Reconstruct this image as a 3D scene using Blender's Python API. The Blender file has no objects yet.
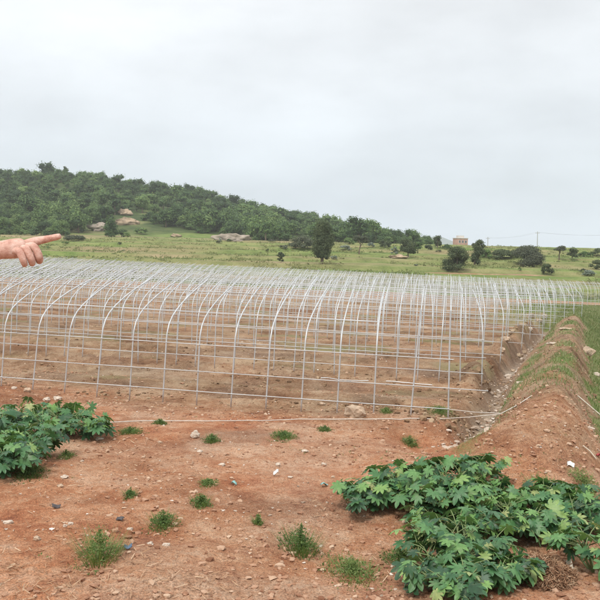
import bpy, bmesh, math, random
import numpy as np
from mathutils import Matrix, Vector, Euler

random.seed(7)
rng = np.random.default_rng(7)
S = bpy.context.scene
COL = S.collection
R = math.radians

# ------------------------------------------------------------------ camera
F, YH, ROLL, H = 831.0, 254.7, R(1.30), 2.994      # focal length (px of a 600 px picture), horizon row, roll, eye height
cam_d = bpy.data.cameras.new('camera')
cam_d.sensor_width = 36.0
cam_d.lens = 36.0 * F / 600.0
cam_d.shift_y = -(300.0 - YH) / 600.0
cam_d.clip_start = 0.05
cam_d.clip_end = 6000.0
cam = bpy.data.objects.new('camera', cam_d)
COL.objects.link(cam)
cam.matrix_world = Matrix.Translation((0, 0, H)) @ Matrix.Rotation(R(90), 4, 'X') @ Matrix.Rotation(ROLL, 4, 'Z')
S.camera = cam

# ------------------------------------------------------------------ overcast sky
SUN_EL, SUN_ROT = R(56), R(205)
world = bpy.data.worlds.new('World')
S.world = world
world.use_nodes = True
wn, wl = world.node_tree.nodes, world.node_tree.links
wn.clear()
out = wn.new('ShaderNodeOutputWorld')
bg = wn.new('ShaderNodeBackground')
bg.inputs['Strength'].default_value = 0.10
sky = wn.new('ShaderNodeTexSky')
sky.sky_type = 'NISHITA'
sky.sun_disc = False
sky.sun_elevation = SUN_EL
sky.sun_rotation = SUN_ROT
sky.dust_density = 4.0
sky.air_density = 1.0
tc = wn.new('ShaderNodeTexCoord')
sep = wn.new('ShaderNodeSeparateXYZ')
wl.new(tc.outputs['Generated'], sep.inputs[0])
ramp = wn.new('ShaderNodeValToRGB')               # overcast: dull at the horizon, bright towards the zenith
els = ramp.color_ramp.elements
els[0].position = 0.0;  els[0].color = (0.405, 0.458, 0.510, 1)
els[1].position = 1.0;  els[1].color = (.88, .88, .88, 1)
for p, c in ((0.03, (0.420, 0.468, 0.516)), (0.10, (0.457, 0.495, 0.528)), (0.20, (0.502, 0.527, 0.548)), (0.32, (0.532, 0.548, 0.560)), (0.50, (0.64, 0.65, 0.66))):
    e = els.new(p); e.color = (*c, 1)
wl.new(sep.outputs['Z'], ramp.inputs[0])
cm = wn.new('ShaderNodeMapping'); cm.inputs['Scale'].default_value = (1.0, 1.0, 2.4)
wl.new(tc.outputs['Generated'], cm.inputs['Vector'])
cn = wn.new('ShaderNodeTexNoise'); cn.inputs['Scale'].default_value = 3.6
cn.inputs['Detail'].default_value = 5.0; cn.inputs['Roughness'].default_value = 0.5
wl.new(cm.outputs[0], cn.inputs['Vector'])
cr = wn.new('ShaderNodeMapRange')
cr.inputs['From Min'].default_value = 0.3; cr.inputs['From Max'].default_value = 0.7
cr.inputs['To Min'].default_value = 14.5; cr.inputs['To Max'].default_value = 18.9
wl.new(cn.outputs['Fac'], cr.inputs['Value'])
# a little brighter on the left, bluer on the right, like the photograph's cloud cover
side = wn.new('ShaderNodeMapRange')
side.inputs['From Min'].default_value = -0.4; side.inputs['From Max'].default_value = 0.4
side.inputs['To Min'].default_value = 1.04; side.inputs['To Max'].default_value = 0.955
wl.new(sep.outputs['X'], side.inputs['Value'])
mul0 = wn.new('ShaderNodeMath'); mul0.operation = 'MULTIPLY'
wl.new(cr.outputs[0], mul0.inputs[0]); wl.new(side.outputs[0], mul0.inputs[1])
mul = wn.new('ShaderNodeVectorMath'); mul.operation = 'SCALE'
wl.new(ramp.outputs['Color'], mul.inputs[0]); wl.new(mul0.outputs[0], mul.inputs['Scale'])
mix = wn.new('ShaderNodeMix'); mix.data_type = 'RGBA'
mix.inputs['Factor'].default_value = 0.90
wl.new(sky.outputs['Color'], mix.inputs['A']); wl.new(mul.outputs[0], mix.inputs['B'])
wl.new(mix.outputs['Result'], bg.inputs['Color'])
wl.new(bg.outputs[0], out.inputs['Surface'])

sun_d = bpy.data.lights.new('sun', 'SUN')
sun_d.energy = 2.1
sun_d.angle = R(10)
sun_d.color = (1.0, 0.965, 0.91)
sun = bpy.data.objects.new('sun', sun_d)
COL.objects.link(sun)
sd = Vector((math.sin(SUN_ROT) * math.cos(SUN_EL), math.cos(SUN_ROT) * math.cos(SUN_EL), math.sin(SUN_EL)))
sun.rotation_euler = sd.to_track_quat('Z', 'Y').to_euler()

S.view_settings.view_transform = 'Standard'
S.view_settings.look = 'None'
S.view_settings.exposure = 0.15
S.view_settings.gamma = 1.0
S.view_settings.use_curve_mapping = False
S.render.engine = 'CYCLES'
S.cycles.max_bounces = 6
S.cycles.transparent_max_bounces = 6
S.cycles.volume_bounces = 1
S.cycles.use_denoising = True

# ------------------------------------------------------------------ helpers
def tag(o, label=None, cat=None, group=None, kind=None):
    if label: o['label'] = label
    if cat: o['category'] = cat
    if group: o['group'] = group
    if kind: o['kind'] = kind
    return o

def link(o, parent=None):
    COL.objects.link(o)
    if parent is not None: o.parent = parent
    return o

def empty(name, loc, rz=0.0):
    o = bpy.data.objects.new(name, None)
    o.empty_display_size = 0.2
    o.location = loc; o.rotation_euler = (0, 0, rz)
    return link(o)

def poly_mesh(name, V, faces, mats, tint=None, mi=None, smooth=False):
    """faces: one (n,k) array or a list of them."""
    if not isinstance(faces, list): faces = [faces]
    faces = [np.asarray(f, dtype=np.int32) for f in faces if len(f)]
    me = bpy.data.meshes.new(name)
    V = np.asarray(V, dtype=np.float32)
    me.vertices.add(len(V)); me.vertices.foreach_set('co', V.ravel())
    tot = np.concatenate([np.full(len(f), f.shape[1], np.int32) for f in faces])
    idx = np.concatenate([f.ravel() for f in faces])
    st = np.concatenate([[0], np.cumsum(tot)[:-1]]).astype(np.int32)
    me.loops.add(len(idx)); me.loops.foreach_set('vertex_index', idx)
    me.polygons.add(len(tot)); me.polygons.foreach_set('loop_start', st)
    for m in (mats if isinstance(mats, (list, tuple)) else [mats]): me.materials.append(m)
    if mi is not None: me.polygons.foreach_set('material_index', np.asarray(mi, np.int32))
    me.polygons.foreach_set('use_smooth', np.full(len(tot), smooth))
    me.update(calc_edges=True)
    if tint is not None:
        a = me.attributes.new('tint', 'FLOAT', 'FACE')
        a.data.foreach_set('value', np.asarray(tint, np.float32))
    return me

class MB:
    """collects pieces and links them as ONE mesh object"""
    def __init__(s): s.V, s.Fq, s.n, s.T, s.M = [], [], 0, [], []
    def add(s, V, Fc, tint=0.5, mi=0):
        V = np.asarray(V, np.float32); Fc = np.asarray(Fc, np.int32)
        s.V.append(V); s.Fq.append(Fc + s.n); s.n += len(V)
        s.T.append(np.full(len(Fc), tint, np.float32) if np.isscalar(tint) else np.asarray(tint, np.float32))
        s.M.append(np.full(len(Fc), mi, np.int32))
    def tube(s, P, r, n=6, tint=0.5, mi=0, cap=True):
        P = np.asarray(P, float)
        r = np.broadcast_to(np.asarray(r, float), (len(P),))
        Tn = np.gradient(P, axis=0); Tn /= np.linalg.norm(Tn, axis=1)[:, None] + 1e-9
        ref = np.array([0, 0, 1.0]) if abs(Tn[0, 2]) < .8 else np.array([0, 1.0, 0])
        U = np.cross(Tn, ref); U /= np.linalg.norm(U, axis=1)[:, None] + 1e-9
        W = np.cross(Tn, U)
        a = np.arange(n) * 2 * np.pi / n
        V = P[:, None] + r[:, None, None] * (np.cos(a)[None, :, None] * U[:, None] + np.sin(a)[None, :, None] * W[:, None])
        k = len(P); i = np.arange(k - 1)[:, None] * n; j = np.arange(n)[None]; j2 = (j + 1) % n
        q = np.stack([i + j, i + j2, i + n + j2, i + n + j], -1).reshape(-1, 4)
        V = V.reshape(-1, 3)
        s.add(V, q, tint, mi)
        if cap:
            c = np.vstack([P[:1], P[-1:]])
            jj = np.arange(n); j2 = (jj + 1) % n
            Vc = np.vstack([V[:n], V[-n:], c])
            s.add(Vc, np.vstack([np.stack([j2, jj, np.full(n, 2 * n)], -1), np.stack([n + jj, n + j2, np.full(n, 2 * n + 1)], -1)]), tint, mi)
    def box(s, lo, hi, tint=0.5, mi=0):
        (x0, y0, z0), (x1, y1, z1) = lo, hi
        V = [(x0, y0, z0), (x1, y0, z0), (x1, y1, z0), (x0, y1, z0), (x0, y0, z1), (x1, y0, z1), (x1, y1, z1), (x0, y1, z1)]
        s.add(V, [(3, 2, 1, 0), (4, 5, 6, 7), (0, 1, 5, 4), (1, 2, 6, 5), (2, 3, 7, 6), (3, 0, 4, 7)], tint, mi)
    def mesh(s, name, mats, smooth=False):
        by = {}
        for f, t, m in zip(s.Fq, s.T, s.M): by.setdefault(f.shape[1], []).append((f, t, m))
        fs, ts, ms = [], [], []
        for k, L in by.items():
            fs.append(np.concatenate([x[0] for x in L])); ts.append(np.concatenate([x[1] for x in L])); ms.append(np.concatenate([x[2] for x in L]))
        return poly_mesh(name, np.concatenate(s.V), fs, mats, np.concatenate(ts), np.concatenate(ms), smooth)
    def build(s, name, mats, parent=None, smooth=False, loc=(0, 0, 0)):
        o = bpy.data.objects.new(name, s.mesh(name, mats, smooth)); o.location = loc
        return link(o, parent)

# value noise -----------------------------------------------------------------
def _h(ix, iy, sd):
    n = (ix.astype(np.int64) * 374761393 + iy.astype(np.int64) * 668265263 + sd * 1442695041) & 0xffffffff
    n = ((n ^ (n >> 13)) * 1274126177) & 0xffffffff
    n = ((n ^ (n >> 16)) * 2246822519) & 0xffffffff
    return ((n ^ (n >> 15)) & 0xffff) / 65535.0
def vnoise(x, y, sd=0):
    ix, iy = np.floor(x), np.floor(y); fx, fy = x - ix, y - iy
    fx = fx * fx * (3 - 2 * fx); fy = fy * fy * (3 - 2 * fy)
    a, b, c, d = _h(ix, iy, sd), _h(ix + 1, iy, sd), _h(ix, iy + 1, sd), _h(ix + 1, iy + 1, sd)
    return (a * (1 - fx) + b * fx) * (1 - fy) + (c * (1 - fx) + d * fx) * fy
def fbm(x, y, sc, oct=4, sd=0, g=.5):
    s, a, t = 0, 1.0, 0
    for o in range(oct):
        s = s + a * (vnoise(x / sc + 17.3 * o, y / sc - 9.1 * o, sd + o) - .5) * 2; t += a; a *= g; sc /= 2.03
    return s / t
def sstep(a, b, x):
    t = np.clip((x - a) / (b - a), 0, 1); return t * t * (3 - 2 * t)

# ------------------------------------------------------------------ the lie of the land
PHI = R(10.06); X0, Y0 = -6.123, 17.124; PITCH = 5.735
DA = np.array([math.cos(PHI), -math.sin(PHI)])      # along the tunnels, towards the ditch
DN = np.array([math.sin(PHI), math.cos(PHI)])       # across the tunnels, away from the road
def crest_x(y): return 3.77 + .341 * (y - 12.3)
BC = math.cos(math.atan(.341))
def ditch_c(y): return -1.40 - .42 * sstep(15, 27, np.asarray(y, float)) + .15 * sstep(30, 45, np.asarray(y, float))      # the ditch, measured from the bank's crest
def plane(x, y):
    yy = np.minimum(y, 45) - 15
    return -.0217 * np.clip(x, -60, 60) - .0191 * np.maximum(yy, -9) - .0097 * np.clip(y - 45, 0, 60)
_rx = np.array([-260, -120, 0, 65, 120, 190, 250, 310, 350, 400, 430, 470, 520])
_rp = np.array([188, 188, 185, 183, 192, 200, 215, 227, 236, 246.5, 250, 255, 262])
def hill_h(t):
    px = 300 + F * t
    p = np.interp(px, _rx, _rp)
    return np.maximum(H + (YH + .0227 * (px - 300) - p) / F * 440 - 6.2, 0)
_cuts = [(111, .35), (119, .55), (129, .9), (141, 1.0), (156, 1.1), (172, 1.0), (190, 1.15), (211, 1.0), (232, .9)]
def smooth_ground(x, y):
    """lie of the land without clods and lumps"""
    x = np.asarray(x, float); y = np.asarray(y, float)
    z = plane(x, y)
    # the field in terraces behind the plot
    wig = fbm(x, y * .3, 55, 3, 40) * 7
    f = 0
    for c, h in _cuts:
        yy = y + wig + x * .05 * ((c % 3) - 1)
        f = f + h * (.6 * sstep(c - 1.0, c + 1.4, yy) + .4 * sstep(c - 8, c + 12, yy))
    z = z + f + .0217 * np.clip(x, -60, 60) * sstep(105, 160, y)
    t = x / np.maximum(y, 1)
    z = z + hill_h(t) * sstep(246, 440, y) * (1 - .25 * sstep(450, 800, y)) * (1 + .12 * fbm(x, y, 60, 3, 8) * sstep(250, 300, y) * (1 - sstep(400, 440, y)))
    z = z - 9 * sstep(270, 420, y) * (hill_h(t) < .5)
    # bank the photographer stands on
    z = z + (1.5 - .10) * (1 - sstep(2.9, 5.6, y))
    return z
def ground_z(x, y, fine=True):
    x = np.asarray(x, float); y = np.asarray(y, float)
    z = smooth_ground(x, y)
    c = (x - crest_x(y)) * BC
    # lie along the front row
    s = (x - X0) * DA[0] + (y - Y0) * DA[1]; q = (x - X0) * DN[0] + (y - Y0) * DN[1]
    z = z + np.interp(s, [-3, 0, 4, 7, 9, 10.5], [.06, .05, -.055, 0, .09, .05]) * np.exp(-(q / 1.6) ** 2) * (s < 11.5)
    # earth bank, ditch, spoil heaps
    w = .66 + .09 * np.maximum(0, 14.5 - y) + .10 * fbm(x, y, 3, 2, 3)
    on = sstep(8.8, 12.0, y) * (1 - sstep(57, 62, y))
    z = z + .76 * on * np.exp(-np.abs(c / np.where(c > 0, w * .80, w * 1.42)) ** 2.2) * (1 + .16 * fbm(x, y, 2.2, 3, 5))
    ond = sstep(13.3, 15.6, y) * (1 - sstep(56, 60, y))
    dc = ditch_c(y)
    z = z - .50 * ond * np.exp(-np.abs((c - dc) / .34) ** 2.4) + .07 * ond * np.exp(-((c - dc) / .5) ** 2) * fbm(x, y, .6, 3, 6)
    z = z - .34 * on * np.exp(-((c - 1.45) / .60) ** 2)
    sp = sstep(20, 24, y) * (1 - sstep(44, 50, y))
    z = z + .50 * sp * np.exp(-((c - dc + .62) / .30) ** 2) * np.clip(.6 + 1.2 * fbm(x, y, 1.4, 2, 9), 0, 1.6)
    z = z + .28 * sstep(52, 60, y) * (1 - sstep(72, 80, y)) * np.exp(-((c + 1.0) / 3.5) ** 2)
    if fine:
        near = 1 - sstep(60, 105, y)
        onbund = on * np.exp(-(c / 1.1) ** 4)
        z = z + near * (.050 * fbm(x, y, 1.7, 3, 11) + (.042 + .060 * onbund) * fbm(x, y, .42, 4, 12, .6) + .022 * np.abs(fbm(x, y, .15, 3, 13, .6)))
        ins = sstep(.3, .8, q) * (1 - sstep(-2.2, -1.9, c))
        z = z + near * ins * .085 * np.sin((q + .25 * fbm(x, y, 2.5, 2, 15)) * 2 * np.pi / 1.9) * np.clip(.5 + fbm(x, y, 6, 2, 16), 0, 1)
        # rutted edge in front of the tunnels
        z = z - .10 * np.exp(-((q + 1.0 + .5 * fbm(x, y, 3, 2, 18)) / .45) ** 2) * np.clip(.3 + 1.2 * fbm(x, y, 2.6, 2, 19), 0, 1) * (c < -1.0)
        z = z - .26 * np.exp(-(((x - 2.35) / .75) ** 2 + ((y - 13.6) / 1.0) ** 2) ** 1.5) * (1 + .5 * fbm(x, y, .8, 3, 23))
        z = z - .07 * np.exp(-(((x - .9) / .9) ** 2 + ((y - 8.4) / 1.3) ** 2) ** 2)
        z = z + .16 * sstep(100, 125, y) * fbm(x, y, 5, 3, 21) * (1 - sstep(400, 500, y))
    return z
def gz(x, y): return float(ground_z(x, y))
def ray(px, py):
    dx, dy = px - 300.0, py - YH
    u = math.cos(ROLL) * dx + math.sin(ROLL) * dy; v = -math.sin(ROLL) * dx + math.cos(ROLL) * dy
    return np.array([u / F, 1.0, -v / F])
def at(px, py, y0=5.8):
    """the point of the ground seen at a pixel of the photograph"""
    d = ray(px, py)
    ys = np.exp(np.linspace(math.log(y0), math.log(700), 2600))
    g = ground_z(d[0] * ys, ys) - (H + d[2] * ys)
    k = np.argmax(g > 0)
    if g[k] <= 0: k = len(ys) - 1
    y = ys[k]
    if k:
        t = g[k - 1] / (g[k - 1] - g[k]); y = ys[k - 1] + t * (ys[k] - ys[k - 1])
    return float(d[0] * y), float(y), gz(d[0] * y, y)

# ------------------------------------------------------------------ materials
def new_mat(name):
    m = bpy.data.materials.new(name); m.use_nodes = True
    n = m.node_tree.nodes; n.clear()
    o = n.new('ShaderNodeOutputMaterial'); b = n.new('ShaderNodeBsdfPrincipled')
    m.node_tree.links.new(b.outputs[0], o.inputs[0])
    return m, n, m.node_tree.links, b, o

def noise(n, l, sc, det=5, ro=.55, coord=None):
    t = n.new('ShaderNodeTexNoise'); t.inputs['Scale'].default_value = sc
    t.inputs['Detail'].default_value = det; t.inputs['Roughness'].default_value = ro
    if coord is not None: l.new(coord, t.inputs['Vector'])
    return t.outputs['Fac']
def rampn(n, l, fac, stops):
    r = n.new('ShaderNodeValToRGB'); e = r.color_ramp.elements
    e[0].position, e[0].color = stops[0][0], (*stops[0][1], 1)
    e[1].position, e[1].color = stops[-1][0], (*stops[-1][1], 1)
    for p, c in stops[1:-1]:
        q = e.new(p); q.color = (*c, 1)
    l.new(fac, r.inputs[0]); return r.outputs[0]
def mixc(n, l, fac, a, b, mode='MIX'):
    m = n.new('ShaderNodeMix'); m.data_type = 'RGBA'; m.blend_type = mode
    if isinstance(fac, (int, float)): m.inputs['Factor'].default_value = fac
    else: l.new(fac, m.inputs['Factor'])
    for k, v in (('A', a), ('B', b)):
        if isinstance(v, tuple): m.inputs[k].default_value = (*v, 1)
        else: l.new(v, m.inputs[k])
    return m.outputs['Result']
def mathn(n, l, op, a, b=None, c=None, clamp=False):
    m = n.new('ShaderNodeMath'); m.operation = op; m.use_clamp = clamp
    for k, v in enumerate((a, b, c)):
        if v is None: continue
        if isinstance(v, (int, float)): m.inputs[k].default_value = v
        else: l.new(v, m.inputs[k])
    return m.outputs[0]
def bump(n, l, b, h, strength, dist):
    k = n.new('ShaderNodeBump'); k.inputs['Strength'].default_value = strength; k.inputs['Distance'].default_value = dist
    l.new(h, k.inputs['Height']); l.new(k.outputs[0], b.inputs['Normal'])

def simple(name, c, rough=.8, var=.25, sc=8.0, metal=0.0, bmp=0.0):
    m, n, l, b, o = new_mat(name)
    t = n.new('ShaderNodeTexCoord')
    f = noise(n, l, sc, 5, .6, t.outputs['Object'])
    lo = tuple(x * (1 - var) for x in c); hi = tuple(min(1, x * (1 + var)) for x in c)
    l.new(rampn(n, l, f, [(.3, lo), (.7, hi)]), b.inputs['Base Color'])
    b.inputs['Roughness'].default_value = rough; b.inputs['Metallic'].default_value = metal
    if bmp: bump(n, l, b, noise(n, l, sc * 4, 4, .6, t.outputs['Object']), .6, bmp)
    return m

def foliage(name, stops, rough=.55, trans=.25, objvar=.5, spec=.3):
    """leaf colour by each leaf's own tint plus the plant's own shade"""
    m, n, l, b, o = new_mat(name)
    a = n.new('ShaderNodeAttribute'); a.attribute_name = 'tint'
    oi = n.new('ShaderNodeObjectInfo')
    f = mathn(n, l, 'MULTIPLY_ADD', oi.outputs['Random'], objvar, mathn(n, l, 'SUBTRACT', a.outputs['Fac'], objvar * .5), clamp=True)
    c = rampn(n, l, f, stops)
    l.new(c, b.inputs['Base Color'])
    b.inputs['Roughness'].default_value = rough
    b.inputs['Specular IOR Level'].default_value = spec
    tr = n.new('ShaderNodeBsdfTranslucent')
    l.new(mixc(n, l, .55, c, (.20, .30, .05)), tr.inputs['Color'])
    ms = n.new('ShaderNodeMixShader'); ms.inputs[0].default_value = trans
    l.new(b.outputs[0], ms.inputs[1]); l.new(tr.outputs[0], ms.inputs[2]); l.new(ms.outputs[0], o.inputs[0])
    return m

# --- soil, fields, hill
M_LAND, n, l, b, o = new_mat('earth_and_grass')
tcn = n.new('ShaderNodeTexCoord').outputs['Object']
zone = n.new('ShaderNodeAttribute'); zone.attribute_name = 'zone'
zs = n.new('ShaderNodeSeparateColor'); l.new(zone.outputs['Color'], zs.inputs[0])
zone2 = n.new('ShaderNodeAttribute'); zone2.attribute_name = 'dry'
n1 = noise(n, l, .55, 6, .62, tcn); n2 = noise(n, l, 3.2, 6, .65, tcn); n3 = noise(n, l, 17, 5, .7, tcn); n4 = noise(n, l, 60, 3, .7, tcn)
mixn = mathn(n, l, 'ADD', mathn(n, l, 'MULTIPLY', n1, .45), mathn(n, l, 'ADD', mathn(n, l, 'MULTIPLY', n2, .40), mathn(n, l, 'MULTIPLY', n3, .28)))
red = rampn(n, l, mixn, [(.40, (.235, .088, .048)), (.475, (.395, .155, .076)), (.555, (.50, .240, .128)), (.66, (.63, .39, .255))])
brown = rampn(n, l, mixn, [(.40, (.085, .050, .028)), (.475, (.185, .115, .064)), (.55, (.295, .192, .112)), (.66, (.42, .31, .20))])
soil = mixc(n, l, zs.outputs[0], brown, red)
pale = rampn(n, l, n3, [(.35, (.27, .215, .16)), (.65, (.50, .43, .35))])
soil = mixc(n, l, zs.outputs[2], soil, pale)
speck = rampn(n, l, n4, [(.34, (.45, .45, .45)), (.48, (.95, .95, .95)), (.66, (1.5, 1.45, 1.4))])
soil = mixc(n, l, .75, soil, speck, 'MULTIPLY')
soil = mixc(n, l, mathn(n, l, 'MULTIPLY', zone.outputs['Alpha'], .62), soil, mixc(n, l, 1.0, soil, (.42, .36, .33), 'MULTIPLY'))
gn = noise(n, l, .22, 6, .65, tcn)
gmix = mathn(n, l, 'ADD', mathn(n, l, 'MULTIPLY', gn, .6), mathn(n, l, 'MULTIPLY', n2, .4))
green = rampn(n, l, gmix, [(.36, (.062, .108, .024)), (.48, (.130, .188, .046)), (.58, (.205, .245, .076)), (.70, (.29, .28, .12))])
dryg = rampn(n, l, gmix, [(.36, (.17, .14, .065)), (.5, (.27, .22, .115)), (.68, (.36, .27, .165))])
veg = mixc(n, l, zone2.outputs['Fac'], green, dryg)
vfac = mathn(n, l, 'MULTIPLY_ADD', mathn(n, l, 'SUBTRACT', n3, .5), .9, zs.outputs[1], clamp=True)
vfac2 = rampn(n, l, vfac, [(.30, (0, 0, 0)), (.70, (1, 1, 1))])
scr = n.new('ShaderNodeAttribute'); scr.attribute_name = 'scrub'
veg = mixc(n, l, scr.outputs['Fac'], veg, rampn(n, l, gmix, [(.38, (.030, .055, .018)), (.62, (.085, .115, .038))]))
l.new(mixc(n, l, vfac2, soil, veg), b.inputs['Base Color'])
b.inputs['Roughness'].default_value = .95; b.inputs['Specular IOR Level'].default_value = .15
bh = mathn(n, l, 'ADD', mathn(n, l, 'MULTIPLY', n3, 1.0), mathn(n, l, 'MULTIPLY', n4, .35))
bump(n, l, b, bh, 1.0, .06)

M_STEEL = simple('galvanised_steel', (.55, .57, .58), .45, .16, 3.0, .25)
n, l = M_STEEL.node_tree.nodes, M_STEEL.node_tree.links
b = next(k for k in n if k.type == 'BSDF_PRINCIPLED')
_c = b.inputs['Base Color'].links[0].from_socket
_t = n.new('ShaderNodeTexCoord'); _s = n.new('ShaderNodeSeparateXYZ'); l.new(_t.outputs['Object'], _s.inputs[0])
_oi = n.new('ShaderNodeObjectInfo')
_f = rampn(n, l, mathn(n, l, 'ADD', _s.outputs['Z'], mathn(n, l, 'MULTIPLY', noise(n, l, 9, 4, .6, _t.outputs['Object']), .25)), [(.12, (.85, .85, .85)), (.34, (0, 0, 0))])
_d = mixc(n, l, mathn(n, l, 'MULTIPLY', _oi.outputs['Random'], .30), _c, (.38, .38, .37))
l.new(_d, b.inputs['Base Color'])
M_HOOP = M_STEEL.copy(); M_HOOP.name = 'galvanised_hoop_pipe'
n, l = M_HOOP.node_tree.nodes, M_HOOP.node_tree.links
b = next(k for k in n if k.type == 'BSDF_PRINCIPLED'); rp = [k for k in n if k.type == 'VALTORGB'][-1]
l.new(mixc(n, l, rp.outputs[0], b.inputs['Base Color'].links[0].from_socket, (.26, .155, .095)), b.inputs['Base Color'])
M_STEEL_W = simple('weathered_steel', (.70, .72, .72), .5, .12, 3.0, .15)
M_CLOD = None
def earth_bits(name, stops, rough=.95):
    m, n, l, b, o = new_mat(name)
    a = n.new('ShaderNodeAttribute'); a.attribute_name = 'tint'
    t = n.new('ShaderNodeTexCoord')
    f = mathn(n, l, 'MULTIPLY_ADD', mathn(n, l, 'SUBTRACT', noise(n, l, 40, 3, .6, t.outputs['Object']), .5), .5, a.outputs['Fac'], clamp=True)
    l.new(rampn(n, l, f, stops), b.inputs['Base Color']); b.inputs['Roughness'].default_value = rough
    b.inputs['Specular IOR Level'].default_value = .2
    return m
M_CLOD = earth_bits('dry_soil_clod', [(0, (.20, .095, .055)), (.5, (.36, .20, .125)), (1, (.52, .38, .27))])
M_PEB = earth_bits('pale_stone_chip', [(0, (.27, .20, .145)), (.5, (.50, .41, .33)), (1, (.72, .68, .62))])
M_STRAW = earth_bits('dry_straw', [(0, (.19, .095, .055)), (.5, (.34, .205, .120)), (1, (.55, .41, .28))])
M_ROCK_T = simple('tan_rock', (.44, .33, .235), .9, .35, 6, bmp=.02)
M_ROCK_P = simple('pale_rock', (.50, .42, .34), .9, .25, 6, bmp=.02)
M_ROCK_G = simple('grey_brown_rock', (.30, .25, .20), .95, .35, .5, bmp=.2)
M_CLIFF = simple('bare_earth', (.34, .255, .17), .95, .4, .4, bmp=.2)
M_WHITE = simple('white_plastic', (.66, .65, .62), .5, .1, 20)
M_BLUE = simple('blue_plastic', (.10, .16, .24), .5, .3, 20)
M_TEAL = simple('teal_plastic', (.22, .42, .40), .5, .3, 20)
M_RED = simple('red_plastic', (.38, .05, .05), .5, .3, 20)
M_BLACK = simple('dark_plastic', (.06, .05, .05), .6, .3, 20)
M_ROPE = simple('white_rope', (.58, .54, .48), .8, .2, 30)
M_POLE = simple('bamboo_pole', (.62, .57, .47), .7, .2, 12)
M_CONC = simple('concrete', (.40, .39, .37), .9, .15, 4)
M_BARK = simple('bark', (.15, .11, .08), .95, .4, 5, bmp=.02)
M_WIRE = simple('cable', (.16, .16, .16), .6, .1, 1)
M_BRICK = simple('pink_brick', (.50, .30, .24), .9, .2, .8)
M_BWHITE = simple('pale_render', (.62, .58, .54), .9, .15, .8)
M_GLASS = simple('dark_window_glass', (.09, .10, .11), .2, .2, 1)

M_CASTOR = foliage('castor_leaf', [(0, (.022, .072, .032)), (.3, (.050, .150, .060)), (.55, (.105, .245, .086)), (.8, (.19, .355, .095)), (1, (.36, .38, .16))], .45, .24, .25, .42)
n, l = M_CASTOR.node_tree.nodes, M_CASTOR.node_tree.links
b = next(k for k in n if k.type == 'BSDF_PRINCIPLED'); _c = b.inputs['Base Color'].links[0].from_socket
_t = n.new('ShaderNodeTexCoord')
_m = mixc(n, l, .8, _c, rampn(n, l, noise(n, l, 26, 5, .7, _t.outputs['Object']), [(.32, (.62, .66, .62)), (.5, (1, 1, 1)), (.68, (1.45, 1.30, 1.35))]), 'MULTIPLY')
_m = mixc(n, l, rampn(n, l, noise(n, l, 9, 5, .7, _t.outputs['Object']), [(.52, (0, 0, 0)), (.75, (.45, .45, .45))]), _m, (.30, .30, .20))
l.new(_m, b.inputs['Base Color'])
M_STEM = simple('green_stem', (.17, .22, .085), .6, .3, 12)
M_WEED = foliage('weed_leaf', [(0, (.045, .085, .025)), (.5, (.105, .18, .048)), (1, (.22, .27, .09))], .6, .3, .35)
M_GRASS = foliage('grass_blade', [(0, (.09, .125, .045)), (.5, (.18, .23, .085)), (.85, (.28, .285, .14)), (1, (.38, .32, .20))], .6, .3, .25)
M_TREE = foliage('tree_leaf', [(0, (.026, .058, .020)), (.35, (.060, .122, .036)), (.65, (.122, .208, .060)), (1, (.22, .30, .095))], .6, .22, .62)
M_TREE_D = foliage('dark_tree_leaf', [(0, (.036, .054, .026)), (.5, (.075, .104, .048)), (1, (.140, .170, .080))], .65, .2, .3)
M_TREE_G = foliage('grey_tree_leaf', [(0, (.05, .062, .042)), (.5, (.092, .108, .068)), (1, (.16, .17, .11))], .65, .2, .3)
M_SAGE = foliage('pale_sage_leaf', [(0, (.10, .13, .10)), (.5, (.20, .24, .19)), (1, (.34, .37, .31))], .65, .2, .3)

# ------------------------------------------------------------------ terrain sheet
ys = [-9.0]
while ys[-1] < 2.5: ys.append(ys[-1] + .6)
while ys[-1] < 1150: ys.append(ys[-1] + (max(.026, .0042 * ys[-1]) if ys[-1] < 60 else .0072 * ys[-1]))
ys = np.array(ys)
tin = np.linspace(-.43, .43, 460)
to = .43 + np.cumsum(.0045 * 1.055 ** np.arange(62))
ts = np.concatenate([-to[::-1], tin, to])
YY, TT = np.meshgrid(ys, ts, indexing='ij')
XX = TT * np.sqrt(YY ** 2 + 36)
ZZ = ground_z(XX, YY)
ny, nt = YY.shape
V = np.stack([XX, YY, ZZ], -1).reshape(-1, 3)
x, y = V[:, 0], V[:, 1]
c = (x - crest_x(y)) * BC
q = (x - X0) * DN[0] + (y - Y0) * DN[1]
# what lies on the ground: red soil / green cover / pale silt / dry grass
redz = np.clip(.92 - .72 * sstep(-1.2, 1.4, q + 1.0 * fbm(x, y, 2.5, 3, 31)) + .30 * fbm(x, y, 1.6, 3, 32), 0, 1)
onb = sstep(9, 12, y) * (1 - sstep(58, 62, y))
bundm = onb * np.exp(-(c / 1.15) ** 6)
redz = redz * (1 - bundm) + bundm * np.clip(.62 - .06 * (y - 10) + .35 * fbm(x, y, 1.1, 3, 33), .08, 1)
redz = np.where(y > 60, np.clip(.18 + .4 * fbm(x, y, 9, 2, 34), 0, 1), redz)
pale = np.clip(.08 + .75 * fbm(x, y, 1.3, 4, 35) * (1 - sstep(40, 60, y)), 0, .6) * .6
ditchm = sstep(13.6, 15.4, y) * (1 - sstep(54, 60, y)) * np.exp(-((c - ditch_c(y)) / .28) ** 2)
pale = np.clip(pale + .85 * ditchm * np.clip(.75 + .6 * fbm(x, y, .9, 3, 36), 0, 1), 0, 1)
inside = sstep(.4, 1.2, q) * (1 - sstep(-2.2, -1.9, c)) * (y < 60)
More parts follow.
